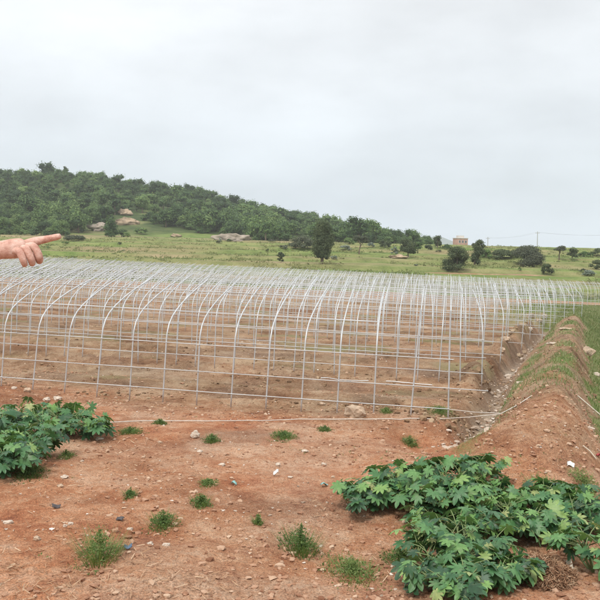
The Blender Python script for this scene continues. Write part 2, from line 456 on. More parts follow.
veg = .12 * np.clip(fbm(x, y, 2.0, 3, 37), 0, 1) + inside * np.clip(.10 + 1.2 * fbm(x, y * 1.6, 2.6, 4, 47), 0, .62)
veg = veg + onb * .85 * np.exp(-((c + 1.02) / .32) ** 2) * np.clip(.7 + 1.1 * fbm(x, y, 1.4, 3, 38), 0, 1)
veg = veg + onb * sstep(14, 16, y) * .85 * np.exp(-((c + .05) / .42) ** 2) * np.clip(.22 + 2.2 * fbm(x, y, 2.4, 3, 39), 0, 1)
veg = veg + 1.0 * np.exp(-((c + .12) / .42) ** 2 - ((y - 17.0) / 1.5) ** 2) * np.clip(.8 + fbm(x, y, .9, 3, 51), 0, 1)
veg = veg + onb * .95 * sstep(.42, .80, c + .25 * fbm(x, y, 1.2, 2, 41)) * sstep(12, 15, y)
veg = veg + sstep(47, 54, y) * (1 - sstep(84, 94, y)) * sstep(-9, -1.5, c) * .9
plotm = sstep(95, 103, y + 4 * fbm(x, y, 12, 2, 42))
veg = np.clip(np.maximum(veg, plotm), 0, 1)
# field: patches of green, straw and bare earth following the terraces
wig = fbm(x, y * .3, 55, 3, 40) * 7
dry = np.clip(.14 + 1.4 * fbm(x * .6, y * 2.6 + wig * 2, 22, 4, 43), 0, 1)
riser = 0
for cc, hh in _cuts: riser = riser + np.exp(-((y + wig + x * .05 * ((cc % 3) - 1) - cc) / 1.5) ** 2)
dry = np.clip(dry + .85 * riser * np.clip(.4 + fbm(x, y, 14, 3, 44), 0, 1), 0, 1)
bare = np.clip(2.4 * fbm(x * .7, y * 3, 20, 4, 45) - .62, 0, 1) * sstep(108, 118, y) * (1 - sstep(225, 240, y))
veg = np.clip(veg - .85 * bare, 0, 1)
dry = np.where(y < 95, np.clip(.7 * inside + .25 + .5 * fbm(x, y, 1.5, 3, 46), 0, 1), dry)
scrub = sstep(255, 300, y) * (1 - .9 * sstep(.12, .4, fbm(x, y * .8, 20, 3, 73)) * (1 - sstep(330, 380, y))) * sstep(.6, 2.5, hill_h(x / np.maximum(y, 1)))
damp_shade = inside * np.clip(.15 + 1.5 * fbm(x * .35 + 3, q * 1.0, .9, 3, 48), 0, 1) + (y < 60) * np.clip(2.2 * fbm(x, y, 1.9, 4, 49, .6) - .35, 0, .8) + .8 * (y < 60) * sstep(13, 15, y) * np.exp(-((c - ditch_c(y) + .25) / .5) ** 2) * np.clip(.4 + fbm(x, y, 1.0, 3, 50), 0, 1)  # inside term paints the bed-edge shade as dark bands; the rest is damp soil
damp_shade = damp_shade + .7 * (y < 30) * np.exp(-((q + .9 + .4 * fbm(x, y, 2, 2, 52)) / .7) ** 2) * np.clip(.35 + 1.3 * fbm(x, y, 1.1, 4, 53, .6), 0, 1)
damp_shade = np.clip(damp_shade, 0, 1)
cols = np.stack([redz, veg, pale, damp_shade], -1).astype(np.float32)
I = np.arange(ny * nt).reshape(ny, nt)
quads = np.stack([I[:-1, :-1], I[:-1, 1:], I[1:, 1:], I[1:, :-1]], -1).reshape(-1, 4)
# normals of the whole sheet, shared by the pieces it is cut into
gx = np.gradient(V.reshape(ny, nt, 3), axis=1); gy = np.gradient(V.reshape(ny, nt, 3), axis=0)
N = np.cross(gx, gy).reshape(-1, 3); N /= np.linalg.norm(N, axis=1)[:, None]
fc = V[quads].mean(1)
cq = (fc[:, 0] - crest_x(fc[:, 1])) * BC
piece = np.zeros(len(quads), int)
piece[(cq > -1.3) & (cq < 1.1) & (fc[:, 1] > 9.6) & (fc[:, 1] < 60)] = 1
dq = ditch_c(fc[:, 1])
piece[(cq >= dq - .42) & (cq <= dq + .36) & (fc[:, 1] > 14.2) & (fc[:, 1] < 58)] = 2
piece[fc[:, 1] > 106] = 3
piece[(fc[:, 1] > 250) & (hill_h(fc[:, 0] / np.maximum(fc[:, 1], 1)) > .5)] = 4
for k, nm in enumerate(('ground', 'embankment', 'ditch', 'field', 'hill')):
    qs = quads[piece == k]
    u, inv = np.unique(qs, return_inverse=True)
    me = poly_mesh(nm, V[u], inv.reshape(-1, 4), M_LAND, smooth=True)
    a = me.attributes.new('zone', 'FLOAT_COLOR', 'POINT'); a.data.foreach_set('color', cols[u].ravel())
    a = me.attributes.new('dry', 'FLOAT', 'POINT'); a.data.foreach_set('value', dry[u].astype(np.float32))
    a = me.attributes.new('scrub', 'FLOAT', 'POINT'); a.data.foreach_set('value', scrub[u].astype(np.float32))
    me.normals_split_custom_set_from_vertices(N[u].tolist())
    ob = link(bpy.data.objects.new(nm, me)); ob['kind'] = 'structure'

# far mountains beyond the plain
mx = np.linspace(-600, 1900, 120)
mz = 26 + 44 * np.exp(-((mx - 425) / 60) ** 2) + 20 * np.exp(-((mx - 530) / 70) ** 2) + 8 * np.exp(-((mx - 900) / 250) ** 2) + 3 * fbm(mx, mx * 0, 40, 4, 60)
mv = []
for k, (yy, f) in enumerate(((2450, -.25), (2540, .5), (2590, .9), (2620, 1.0), (2700, .6), (2850, -.2))):
    mv.append(np.stack([mx, yy + 18 * fbm(mx, mx * 0 + k * 31, 90, 3, 61), mz * f * (1 + .06 * fbm(mx, mx * 0 + 7 * k, 25, 3, 62))], -1))
mv = np.concatenate(mv); I2 = np.arange(6 * 120).reshape(6, 120)
me = poly_mesh('mountains', mv, np.stack([I2[:-1, :-1], I2[:-1, 1:], I2[1:, 1:], I2[1:, :-1]], -1).reshape(-1, 4), simple('far_scrub', (.07, .10, .05), .95, .3, .03), smooth=True)
ob = link(bpy.data.objects.new('mountains', me)); ob['kind'] = 'structure'

# ------------------------------------------------------------------ greenhouse frames
HS, APEX, SH = .70, 2.28, 1.15
_HX = np.array([0, .02, .10, .26, .50, .82, 1.20, 1.70, 2.37, 3.00, 3.60])      # profile of a bent half hoop: out, up
_HZ = np.array([1.22, 1.36, 1.52, 1.66, 1.78, 1.90, 2.02, 2.15, 2.30, 2.42, 2.50])
def hoop_mesh(kind, reach, r=.0150, drop=.16):
    if kind == 'post': P = [(0, -drop), (0, 1.0), (.03, 2.08)]
    else:
        k = _HX < reach - .05
        P = [(0, -drop), (0, .6)] + list(zip(_HX[k], _HZ[k])) + [(reach, float(np.interp(reach, _HX, _HZ)))]
    m = MB(); m.tube([(0, a, z) for a, z in P], r, 6)
    return m.mesh('hoop', M_HOOP, True)
hoop_v = [hoop_mesh('half', a) for a in (2.4, 2.7, 3.0, 3.3, 3.55)]
hoop_half = [hoop_mesh('half', a) for a in (2.35, 2.4, 2.5, 3.4)]
hoop_post = hoop_mesh('post', 1)
hoop_thin = [hoop_mesh('half', a, r=.0155) for a in (2.6, 3.0, 3.4)]

def sm(x, y): return float(smooth_ground(x, y))
def frame_at(s, q): 
    p = np.array([X0, Y0]) + s * DA + q * DN
    return p[0], p[1]

def tunnel(k, s0, s1, label, q0=None, step=HS, phase=0.0, thin=False, half=False, group='bare steel frames of the unfinished greenhouses'):
    q0 = PITCH * k if q0 is None else q0
    mid = frame_at((s0 + s1) / 2, q0 + PITCH / 2)
    base = empty('greenhouse_frame', (mid[0], mid[1], sm(*mid)), -PHI)
    tag(base, label, 'greenhouse frame', group)
    bx, by, bz = base.location
    def loc(s, qq, z):
        xx, yy = frame_at(s, qq); dx, dy = xx - bx, yy - by
        return (dx * DA[0] + dy * DA[1], dx * DN[0] + dy * DN[1], z - bz)
    n_ = int(round((s1 - s0) / step)) + 1
    svals = [s1 - i * step for i in range(n_)]
    for i, s in enumerate(svals):
        xx, yy = frame_at(s, q0 + .05)
        post = half and i < 2
        if post: me = hoop_post
        elif half: me = random.choice(hoop_half)
        else: me = random.choice(hoop_thin if thin else hoop_v)
        h = bpy.data.objects.new('end_post' if post else 'hoop', me)
        h.location = loc(s, q0 + .05, sm(xx, yy))
        yaw = R(5) if (i == 0 and not half) else R(random.gauss(0, .7))
        h.rotation_euler = (R(random.gauss(0, .7)), R(random.gauss(max(.8, 4.2 - .34 * (s + .5)) if half else 1.6, .9)), yaw + R(random.gauss(0, 1.2)))
        if half and i == 0: h.rotation_euler = (0, 0, 0)
        if half and i == 1: h.rotation_euler = (0, R(4.0), 0)
        link(h, base)
    # rails and purlins (offset across, height)
    arch = lambda a: float(np.interp(a, _HX, _HZ))
    rows = [(.03, .235), (.03, .63), (.03, 1.165), (.50, arch(.45) + .02), (1.75, arch(1.70) + .02)]
    if not half: rows = [(.03, .30), (.03, .70), (.03, 1.165), (.50, arch(.45) + .02), (1.10, arch(1.05) + .02), (1.75, arch(1.70) + .02), (2.42, arch(2.37) + .02)]
    if thin: rows = [(.03, .30), (.03, .70), (.03, 1.165), (.50, arch(.45) + .02), (1.25, arch(1.20) + .02), (2.42, arch(2.37) + .02)]
    for a, z in rows:
        e0, e1 = s0 - .05, s1 + random.uniform(.02, .12)
        if half and z > 1.5: e1 = s1 - 2 * step + .05
        if half and .6 < z < .7: e1 = s1 + .72
        P = []
        for s in np.linspace(e0, e1, max(3, int((e1 - e0) / 1.4) + 1)):
            xx, yy = frame_at(s, q0 + a)
            lx, ly, lz = loc(s, q0 + a, sm(xx, yy) + z)
            P.append((lx, ly, lz + random.uniform(-.006, .006)))
        m = MB(); m.tube(P, .0084 if not thin else .0098, 5)
        m.build('rail' if z < 1.3 else 'purlin', M_STEEL, base, True)
    return base

def s_at_left(q, margin=1.5):          # how far along to the left the frame edge lies
    # X/Y = -300/F at the picture's left edge
    tt = -(300 + 20) / F
    p = np.array([X0, Y0]) + q * DN
    return (tt * p[1] - p[0]) / (DA[0] - tt * DA[1]) - margin
ends = [9.10, 9.95, 10.75, 11.9, 13.3, 14.3, 16.3, 17.6]
names = ['front row of bent half hoops nearest the red soil path',
         'second tunnel frame back, directly behind the front half hoops',
         'third tunnel frame back from the red soil, galvanised bent hoops',
         'fourth tunnel frame back, midway along the ditch',
         'fifth tunnel frame back from the red soil path, beside the ditch spoil heap',
         'sixth tunnel frame back, its end near the narrow end of the ditch',
         'seventh tunnel frame back, its gable near the far ditch',
         'eighth tunnel frame back, last before the grassy cross bank']
for k in range(8):
    q_ = PITCH * k
    s1 = ends[k]
    s0 = s_at_left(q_ + (0 if k == 0 else 3), 1.6 if k == 0 else 1.2)
    s0 = s1 - (HS if k == 0 else .54) * math.ceil((s1 - s0) / (HS if k == 0 else .54))
    tunnel(k, s0, s1, names[k], half=(k == 0), thin=(k >= 5), step=HS if k == 0 else .54)
far = ['first of the far tunnel frames beyond the grassy cross bank', 'second far tunnel frame beyond the grassy cross bank',
       'third far tunnel frame beyond the cross bank', 'fourth far tunnel frame, third from the green field edge', 'far tunnel frame next to last before the green field', 'farthest tunnel frame, along the edge of the green field']
for k in range(6):
    q_ = 52.5 + 6.0 * k
    p = np.array([X0, Y0]) + q_ * DN
    tt = (255 + 14 * k) / F if k < 3 else 345 / F
    s1 = (tt * p[1] - p[0]) / (DA[0] - tt * DA[1])
    s0 = s_at_left(q_ + 3, .5)
    st = .62 if k < 3 else .76
    tunnel(0, s1 - st * min(98, math.ceil((s1 - s0) / st)), s1, far[k], q0=q_, step=st, thin=True)

# ------------------------------------------------------------------ foliage builders
def rot_to(nrm):
    z = nrm / (np.linalg.norm(nrm, axis=1)[:, None] + 1e-9)
    r = rng.normal(size=z.shape); u = np.cross(z, r); u /= np.linalg.norm(u, axis=1)[:, None] + 1e-9
    return u, np.cross(z, u), z
def cards(m, C, nrm, size, tint, asp=.6, fold=.18):
    """small pointed leaf sprays: two quads folded along the midrib"""
    u, v, z = rot_to(nrm); sz = np.broadcast_to(size, (len(C),))[:, None]
    a = C - u * sz * .5; bb = C + u * sz * .5
    l_ = C + v * sz * asp * .5 - z * sz * fold; r_ = C - v * sz * asp * .5 - z * sz * fold
    V_ = np.stack([a, r_, bb, l_], 1).reshape(-1, 3)
    i = np.arange(len(C)) * 4
    m.add(V_, np.stack([i, i + 1, i + 2, i + 3], -1), tint)

def crown_cards(m, blobs, n_, leaf, jitter=.35, base_tint=.5, tvar=.16):
    """blobs: (x,y,z,rx,ry,rz); leaves spread through and over each clump"""
    for (bx_, by_, bz_, rx, ry, rz) in blobs:
        k = max(6, int(n_ * (rx * ry + rx * rz + ry * rz) / 3))
        d = rng.normal(size=(k, 3)); d /= np.linalg.norm(d, axis=1)[:, None]
        d[:, 2] = np.where(d[:, 2] < -.45, -d[:, 2] * .5, d[:, 2])
        rr = 1 - np.abs(rng.normal(0, .20, k)); rr = np.clip(rr + rng.normal(0, .05, k), .25, 1.18)
        lump = 1 + .16 * np.sin(d[:, 0] * 5 + bx_ * 7) * np.sin(d[:, 1] * 5 + by_ * 5)
        C = np.array([bx_, by_, bz_]) + d * (rr * lump)[:, None] * np.array([rx, ry, rz])
        nm = d + rng.normal(0, jitter, d.shape) + np.array([0, 0, .25])
        bt = base_tint + rng.normal(0, tvar * .6)
        cards(m, C, nm, leaf * rng.uniform(.65, 1.35, k), np.clip(bt + rng.normal(0, tvar, k), 0, 1))
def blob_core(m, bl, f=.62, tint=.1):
    """dark core added inside a clump to block see-through, shade put in its tint"""
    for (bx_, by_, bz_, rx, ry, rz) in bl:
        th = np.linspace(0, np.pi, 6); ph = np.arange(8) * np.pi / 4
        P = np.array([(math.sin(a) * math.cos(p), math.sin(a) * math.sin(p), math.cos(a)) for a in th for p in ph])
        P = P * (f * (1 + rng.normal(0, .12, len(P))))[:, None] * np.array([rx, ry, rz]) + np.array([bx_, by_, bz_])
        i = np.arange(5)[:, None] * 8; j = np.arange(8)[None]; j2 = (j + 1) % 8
        m.add(P, np.stack([i + j, i + 8 + j, i + 8 + j2, i + j2], -1).reshape(-1, 4), tint)

def round_blobs(h, w, n_, trunk=.15, flat=.8, seed=0):
    r_ = np.random.default_rng(seed); L = []
    for i in range(n_):
        a = r_.uniform(0, 2 * np.pi); rad = w / 2 * r_.uniform(.15, .68); z = h * (trunk + (1 - trunk) * r_.uniform(.22, .82))
        fall = 1 - .55 * max(0, (z / h - .55) / .45)
        s = w * r_.uniform(.20, .31)
        L.append((math.cos(a) * rad * fall, math.sin(a) * rad * fall, z, s, s, s * flat))
    L.append((0, 0, h * (trunk + (1 - trunk) * .55), w * .33, w * .33, h * (1 - trunk) * .36))
    return L

# --- hill trees: a dozen kinds of shape, each tree one small mesh
def small_tree_mesh(i, n_leaf, name='hill_tree'):
    r_ = np.random.default_rng(100 + i)
    h = 1.0; w = r_.uniform(.85, 1.15)
    if i % 6 == 5: w *= .62
    m = MB()
    bl = round_blobs(h, w, 9, -.08, .85, 200 + i)
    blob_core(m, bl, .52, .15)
    crown_cards(m, bl, n_leaf, .088, .45, .46, .22)
    nf = sum(len(f) for f in m.Fq)
    m.tube([(0, 0, -.12), (.01, 0, .2), (.03, .02, .5)], [.035, .028, .018], 5, .3, 1, cap=False)
    return m
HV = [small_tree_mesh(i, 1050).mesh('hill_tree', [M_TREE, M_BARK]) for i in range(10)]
HV_low = [small_tree_mesh(30 + i, 560) for i in range(6)]
for m in HV_low: m.V = [np.concatenate(m.V)]; m.off = None

clear = [(128, 220, 18, 9), (97, 228, 17, 7), (155, 229, 34, 5.5), (206, 237, 30, 4), (410, 250, 22, 4), (160, 212, 9, 3.5), (302, 238, 13, 5), (232, 237, 24, 5), (150, 232, 26, 4.5), (335, 243, 12, 4), (178, 236, 30, 3), (66, 210, 3, 3)]
def px_of(x, y, z):
    u = F * x / y; v = -F * (z - H) / y
    return 300 + math.cos(ROLL) * u - math.sin(ROLL) * v, YH + math.sin(ROLL) * u + math.cos(ROLL) * v
cand = []
yy_ = 250.0
while yy_ < 480:
    sp = 4.6 + (yy_ - 250) / 230 * 1.3
    xx_ = -.44 * yy_
    while xx_ < .20 * yy_:
        x_ = xx_ + random.uniform(-.45, .45) * sp; y_ = yy_ + random.uniform(-.5, .5) * sp * 1.3
        hh = float(hill_h(x_ / y_)); xx_ += sp
        edge = 252 + 9 * float(fbm(x_, y_, 22, 2, 70)) + max(0, x_ - 0) * .25
        if hh < .7 or y_ < edge: continue
        z_ = gz(x_, y_); p = px_of(x_, y_, z_ + 1.5)
        if any(((p[0] - a) / rx) ** 2 + ((p[1] - b_) / ry) ** 2 < 1 for a, b_, rx, ry in clear): continue
        if random.random() < .06 or (y_ < 360 and float(fbm(x_, y_ * .8, 20, 3, 73)) > .30): continue
        cand.append((x_, y_, z_))
    yy_ += sp * 1.25
cand.sort(key=lambda t: t[1])
far_m = MB()
k_ind = 0
for i, (x_, y_, z_) in enumerate(cand):
    sc = random.choice((3.2, 4.2, 4.8, 5.4, 6.2, 7.2)) * random.uniform(.9, 1.1) * min(1, .45 + .10 * float(hill_h(x_ / y_))) * (1.0 if random.random() < .93 else 1.30)
    wz = random.uniform(.95, 1.25)
    if i < 290:
        o_ = bpy.data.objects.new('hill_tree', HV[random.randrange(len(HV))])
        o_.location = (x_, y_, z_ - .1); o_.scale = (sc * wz, sc * wz, sc); o_.rotation_euler = (0, 0, random.uniform(0, 6.28))
        link(o_); tag(o_, 'bushy broadleaf tree on the lower edge of the wooded hill', 'tree', 'trees along the foot of the wooded hill')
    else:
        m = HV_low[random.randrange(6)]; a = random.uniform(0, 6.28); ca, sa = math.cos(a), math.sin(a)
        P = m.V[0] * sc * np.array([wz, wz, 1]); P = np.stack([P[:, 0] * ca - P[:, 1] * sa + x_, P[:, 0] * sa + P[:, 1] * ca + y_, P[:, 2] + z_ - .1], -1)
        dt = random.gauss(0, .27)
        far_m.V.append(P.astype(np.float32))
        for f, t_, mm in zip(m.Fq, m.T, m.M): far_m.Fq.append(f + far_m.n); far_m.T.append(np.clip(t_ + dt, 0, 1)); far_m.M.append(mm)
        far_m.n += len(P)
und = MB()
for (x_, y_, z_) in cand[:330]:
    for _ in range(2):
        m = HV_low[random.randrange(6)]; a = random.uniform(0, 6.28); ca, sa = math.cos(a), math.sin(a); sc = random.uniform(1.3, 2.9)
        x1, y1 = x_ + random.uniform(-3.5, 3.5), y_ + random.uniform(-3.5, 1.5); p = px_of(x1, y1, gz(x1, y1) + .7)
        if any(((p[0] - e_) / rx) ** 2 + ((p[1] - b_) / ry) ** 2 < .8 for e_, b_, rx, ry in clear): continue
        P = m.V[0] * sc * np.array([1.35, 1.35, 1]); P = np.stack([P[:, 0] * ca - P[:, 1] * sa + x1, P[:, 0] * sa + P[:, 1] * ca + y1, P[:, 2] + gz(x1, y1) - .1], -1)
        und.V.append(P.astype(np.float32)); dt = random.gauss(0, .2)
        for f, t_, mm in zip(m.Fq, m.T, m.M): und.Fq.append(f + und.n); und.T.append(np.clip(t_ + dt, 0, 1)); und.M.append(mm)
        und.n += len(P)
tag(und.build('undergrowth', [M_TREE, M_BARK]), 'tangled low undergrowth along the edge of the hill woods', 'undergrowth', kind='stuff')
print('hill trees', len(cand))
o_ = far_m.build('hill_forest', [M_TREE, M_BARK]); tag(o_, 'dense green forest covering the upper slope of the hill', 'forest', kind='stuff')

# --- lone trees and bushes of the field
def plant_tree(name, label, cat, px, py, hpx, wpx, style, mat, lean=0.0, trunk=.2, n_=26, seed=1, group=None, leaf=None):
    x_, y_, z_ = at(px, py, 60)
    h = hpx * y_ / F; w = wpx * y_ / F
    base = empty(name, (x_, y_, z_)); tag(base, label, cat, group)
    r_ = np.random.default_rng(seed)
    m = MB(); tk = MB()
    if style == 'column':
        bl = []
        for i in range(n_):
            f = trunk + (.95 - trunk) * (i + r_.uniform(0, 1)) / n_; a = r_.uniform(0, 6.28); env = math.sin(min(1, (f - trunk + .25) / .55) * np.pi / 2) * (1 if f < .75 else 1 - (f - .75) * 1.6)
            rad = w * .28 * env; s = w * r_.uniform(.22, .33) * (.5 + .5 * env)
            bl.append((math.cos(a) * rad + lean * f * h, math.sin(a) * rad, f * h, s, s, s * 1.1))
    elif style == 'umbrella':
        bl = [(math.cos(a) * w * rr + lean * h, math.sin(a) * w * rr, h * f, w * .2, w * .2, h * .13) for a, rr, f in ((r_.uniform(0, 6.28), r_.uniform(.05, .36), r_.uniform(.68, .92)) for _ in range(n_))]
    elif style == 'bush':
        bl = []
        for i in range(n_):
            a = r_.uniform(0, 6.28); e = r_.uniform(.0, 1.35); s = w * r_.uniform(.16, .24)
            bl.append((math.cos(a) * math.cos(e) * w * .36 + lean * h * math.sin(e), math.sin(a) * math.cos(e) * w * .36, h * .10 + math.sin(e) * h * .66, s, s, min(s * .95, h * .26)))
    else:
        bl = round_blobs(h, w, n_, trunk, .85, seed)
        bl = [(a + lean * c_, b_, c_, d_, e_, f_) for a, b_, c_, d_, e_, f_ in bl]
    lf = leaf or max(.12, .0016 * y_)
    blob_core(m, bl, .5, .2)
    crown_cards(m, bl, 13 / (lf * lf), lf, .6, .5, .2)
    m.build('crown', mat, base)
    top = h * (.75 if style != 'umbrella' else .6)
    r0 = max(.05, w * (.035 if style != 'column' else .07)) * (.5 if style == 'bush' else 1)
    tk.tube([(0, 0, -.2), (lean * h * .15, 0, h * .2), (lean * h * .5, .03 * h, h * .45), (lean * top, 0, top)], [r0 * 1.2, r0, r0 * .75, r0 * .3], 7)
    for i in range(5):
        f = r_.uniform(.3, .6); a = r_.uniform(0, 6.28); q_ = bl[i % len(bl)]
        tk.tube([(lean * h * f, 0, h * f), (q_[0] * .6 + lean * h * .2, q_[1] * .6, (q_[2] + h * f) / 2 + .05 * h), (q_[0], q_[1], q_[2])], [r0 * .5, r0 * .35, r0 * .15], 5)
    tk.build('trunk', M_BARK, base, True)
    return base
LT = [
 ('field_tree', 'tall narrow dark tree at the far edge of the frames', 'tree', 322, 264, 42, 21, 'column', M_TREE_D, .03, .16, 46, 1),
 ('bush', 'small dark cone-shaped bush left of the tall narrow tree', 'bush', 281, 262.5, 12, 10, 'bush', M_TREE_D, 0, .05, 16, 2),
 ('bush', 'low wide pale green bush at the foot of the wooded hill', 'bush', 302, 248, 13, 26, 'bush', M_TREE_G, 0, .05, 18, 3),
 ('field_tree', 'small umbrella-crowned tree with a bare slanting trunk', 'tree', 359, 254, 18, 19, 'umbrella', M_TREE_G, .12, .3, 14, 4),
 ('field_tree', 'dense oval dark tree beside a bare earth cut', 'tree', 408, 258, 21, 18, 'round', M_TREE_D, 0, .05, 14, 5),
 ('field_tree', 'small upright oval tree alone on the skyline', 'tree', 437.5, 248, 12, 8.5, 'column', M_TREE_D, 0, .2, 16, 6),
 ('bush', 'broad dark bush below the pink brick house', 'bush', 457, 272, 27, 29, 'bush', M_TREE_D, 0, .03, 26, 7),
 ('field_tree', 'dark tree leaning right with a ragged crown beside the broad bush', 'tree', 474, 266, 26, 14, 'column', M_TREE_D, .28, .12, 26, 8),
 ('bush', 'largest round grey-green thicket right of the two leaning trees', 'bush', 527, 265, 20, 35, 'bush', M_TREE_G, 0, .03, 34, 9),
 ('bush', 'compact dark bush on the field below the big thicket', 'bush', 547, 275, 13, 13, 'bush', M_TREE_D, 0, .03, 16, 10),
 ('field_tree', 'airy pale tree with two thin stems right of the big thicket', 'tree', 559, 260, 14, 17, 'umbrella', M_TREE_G, .05, .3, 10, 11),
 ('field_tree', 'roundish dark tree at the right end of the field skyline', 'tree', 572, 260, 13, 12, 'round', M_TREE_D, .1, .1, 9, 12),
 ('bush', 'long low dark hedge on the skyline left of the thicket', 'hedge', 502, 258, 9, 24, 'bush', M_TREE_D, 0, .02, 22, 13),
 ('bush', 'sprawling dark bush at the right edge of the green field', 'bush', 597, 269, 10, 17, 'bush', M_TREE_D, 0, .02, 16, 14),
 ('bush', 'pale sage bush in front of the sprawling dark bush', 'bush', 588, 276, 6, 15, 'bush', M_SAGE, 0, .02, 12, 15),
 ('bush', 'low green bush under the large round boulder', 'bush', 141, 234, 7, 16, 'bush', M_TREE, 0, .02, 12, 16),
 ('bush', 'pale sage bush beside the oval dark tree', 'bush', 394, 256, 11, 8, 'bush', M_SAGE, 0, .02, 10, 17),
 ('bush', 'low pale sage bush beyond the umbrella-crowned tree', 'bush', 345, 250, 5, 14, 'bush', M_SAGE, 0, .02, 10, 18),
 ('bush', 'whitish shrub behind the umbrella-crowned tree', 'bush', 371, 248, 6, 9, 'bush', M_SAGE, 0, .02, 8, 19),
 ('bush', 'tiny dark bush near the middle of the green field', 'bush', 268, 252, 3.5, 5, 'bush', M_TREE_D, 0, .02, 6, 20),
 ('bush', 'grey-green shrub row above the pointing finger', 'bush', 74, 240, 6, 22, 'bush', M_TREE_G, 0, .02, 14, 21),
 ('field_tree', 'spreading treetop standing above the ridge on the left', 'tree', 66, 176.5, 13, 9, 'umbrella', M_TREE_D, 0, .3, 9, 22),
 ('field_tree', 'slim pale tree just right of the leaning dark tree', 'tree', 474, 252, 9, 8, 'umbrella', M_TREE_G, 0, .3, 8, 23),
]
for a in LT: plant_tree(*a)
for i, (px, py, hp, wp) in enumerate(((418, 250, 9, 14), (428, 250, 6, 9), (447, 249, 5, 10), (384, 247, 8, 14), (486, 258, 9, 12), (515, 257, 8, 12), (585, 257, 6, 16), (598, 256, 8, 14), (349, 244, 7, 12), (377, 243, 7, 12))):
    plant_tree('skyline_bush', 'rounded bush on the distant field skyline', 'bush', px, py, hp, wp, 'bush', M_TREE_D if i % 2 else M_TREE, 0, .02, 14, 40 + i, 'bushes along the distant field skyline')

for i in range(30):
    px = random.choice((random.uniform(110, 420), random.uniform(300, 600), random.uniform(0, 600)))
    base_y = 233 + max(0, px - 120) * .055
    py = base_y + random.choice((random.uniform(0, 5), random.uniform(3, 22)))
    hp_, wp_ = random.uniform(1.6, 4.5), random.uniform(4, 13)
    plant_tree('scrub_bush', 'low scrubby bush scattered over the terraced field', 'bush', px, py, hp_, wp_, 'bush', random.choice((M_TREE, M_TREE_G, M_TREE_D, M_SAGE)), 0, .02, 7, 700 + i, 'low scrub scattered over the terraced field')
# --- field grass tufts (too many to count)
m = MB()
for i in range(5200):
    y_ = 107 + 130 * random.random() ** 1.5; x_ = random.uniform(-.44, .46) * y_
    if float(fbm(x_, y_ * 2, 14, 3, 71)) < -.05: continue
    k = 9; z_ = gz(x_, y_); s = random.uniform(.25, .75)
    C = np.array([x_, y_, z_ + s * .3]) + rng.normal(0, 1, (k, 3)) * np.array([s * .8, s * .5, s * .22])
    cards(m, C, rng.normal(0, .6, (k, 3)) + np.array([0, -.4, .7]), rng.uniform(.25, .5, k), np.clip(.5 + .3 * float(fbm(x_, y_, 20, 2, 72)) * 1.5 + rng.normal(0, .12, k), 0, 1), .5)
M_FIELDG = foliage('field_grass_blade', [(0, (.10, .14, .045)), (.5, (.165, .19, .068)), (1, (.28, .25, .12))], .7, .25, .1)
tag(m.build('field_grass', M_FIELDG), 'rough green and straw-coloured grass of the terraced field', 'grass', kind='stuff')

# ------------------------------------------------------------------ rocks on the hill and in the plot
def rock_mesh(name, mat, rx, ry, rz, seed, rough=.34, sub=3):
    if rx > 1: sub, rough = 4, .5
    bm = bmesh.new(); bmesh.ops.create_icosphere(bm, subdivisions=sub, radius=1)
    r_ = random.Random(seed); off = Vector((r_.uniform(0, 50), r_.uniform(0, 50), r_.uniform(0, 50)))
    from mathutils import noise as mn
    cuts = [(Vector((r_.gauss(0, 1), r_.gauss(0, 1), r_.gauss(0, .8))).normalized(), r_.uniform(.62, .9)) for _ in range(7)]
    for v in bm.verts:
        p = v.co.copy()
        for d, k in cuts:
            t = p.dot(d)
            if t > k: p -= d * (t - k) * .85
        p *= 1 + rough * mn.noise(v.co * 1.4 + off) + rough * .5 * mn.noise(v.co * 3.5 + off) + rough * .28 * mn.noise(v.co * 8 + off)
        v.co = Vector((p.x * rx * (1 + .25 * mn.noise(off * 1.3)), p.y * ry, p.z * rz))
    me = bpy.data.meshes.new(name); bm.to_mesh(me); bm.free(); me.materials.append(mat)
    for p in me.polygons: p.use_smooth = rx > 1
    return me
def rock(name, label, cat, px, py, wpx, hpx, mat, seed, depth=.7, sink=.35, y0=8, group=None):
    x_, y_, z_ = at(px, py, y0); w = wpx * y_ / F / 2; h = hpx * y_ / F / 2
    o_ = link(bpy.data.objects.new(name, rock_mesh(name, mat, w, w * depth, h / (1 - sink * .5), seed)))
    o_.location = (x_, y_ + w * depth * .3, z_ + h * (1 - sink)); o_.rotation_euler = (0, 0, random.uniform(-.3, .3))
    tag(o_, label, cat, group); return o_
rock('boulder', 'large rounded grey-brown boulder at the foot of the wooded hill', 'boulder', 98, 231, 19, 9, M_ROCK_G, 1, y0=100)
rock('rock_outcrop', 'lower tan earth outcrop with flat top in the hill clearing', 'rock outcrop', 125, 224.5, 22, 8, M_CLIFF, 2, y0=100, sink=.6)
rock('rock_outcrop', 'upper bare earth slope above the tan outcrop in the hill clearing', 'rock outcrop', 124, 215, 17, 6, M_CLIFF, 3, y0=100, sink=.6)
rock('rock_outcrop', 'long low mound of bare rock where the field meets the forest', 'rock outcrop', 231, 240, 32, 7, M_ROCK_G, 4, y0=100, sink=.75)
rock('boulder', 'small pale boulder high among the hill trees', 'boulder', 156, 209, 9, 3.5, M_ROCK_P, 5, y0=100)
rock('boulder', 'tiny upright whitish boulder among trees above the rounded boulder', 'boulder', 75, 213, 5, 5, M_ROCK_P, 6, y0=100)
rock('boulder', 'flat bare brown boulder beside the oval dark tree', 'boulder', 399, 258.5, 16, 4, M_CLIFF, 7, y0=100)
rock('boulder', 'low brown boulder on the field by the forest edge', 'boulder', 176, 237, 11, 3.5, M_CLIFF, 8, y0=100)
rock('rock', 'angular tan rock at the feet of the front hoops', 'rock', 355, 417, 21, 13, M_ROCK_T, 10, .6, .25)
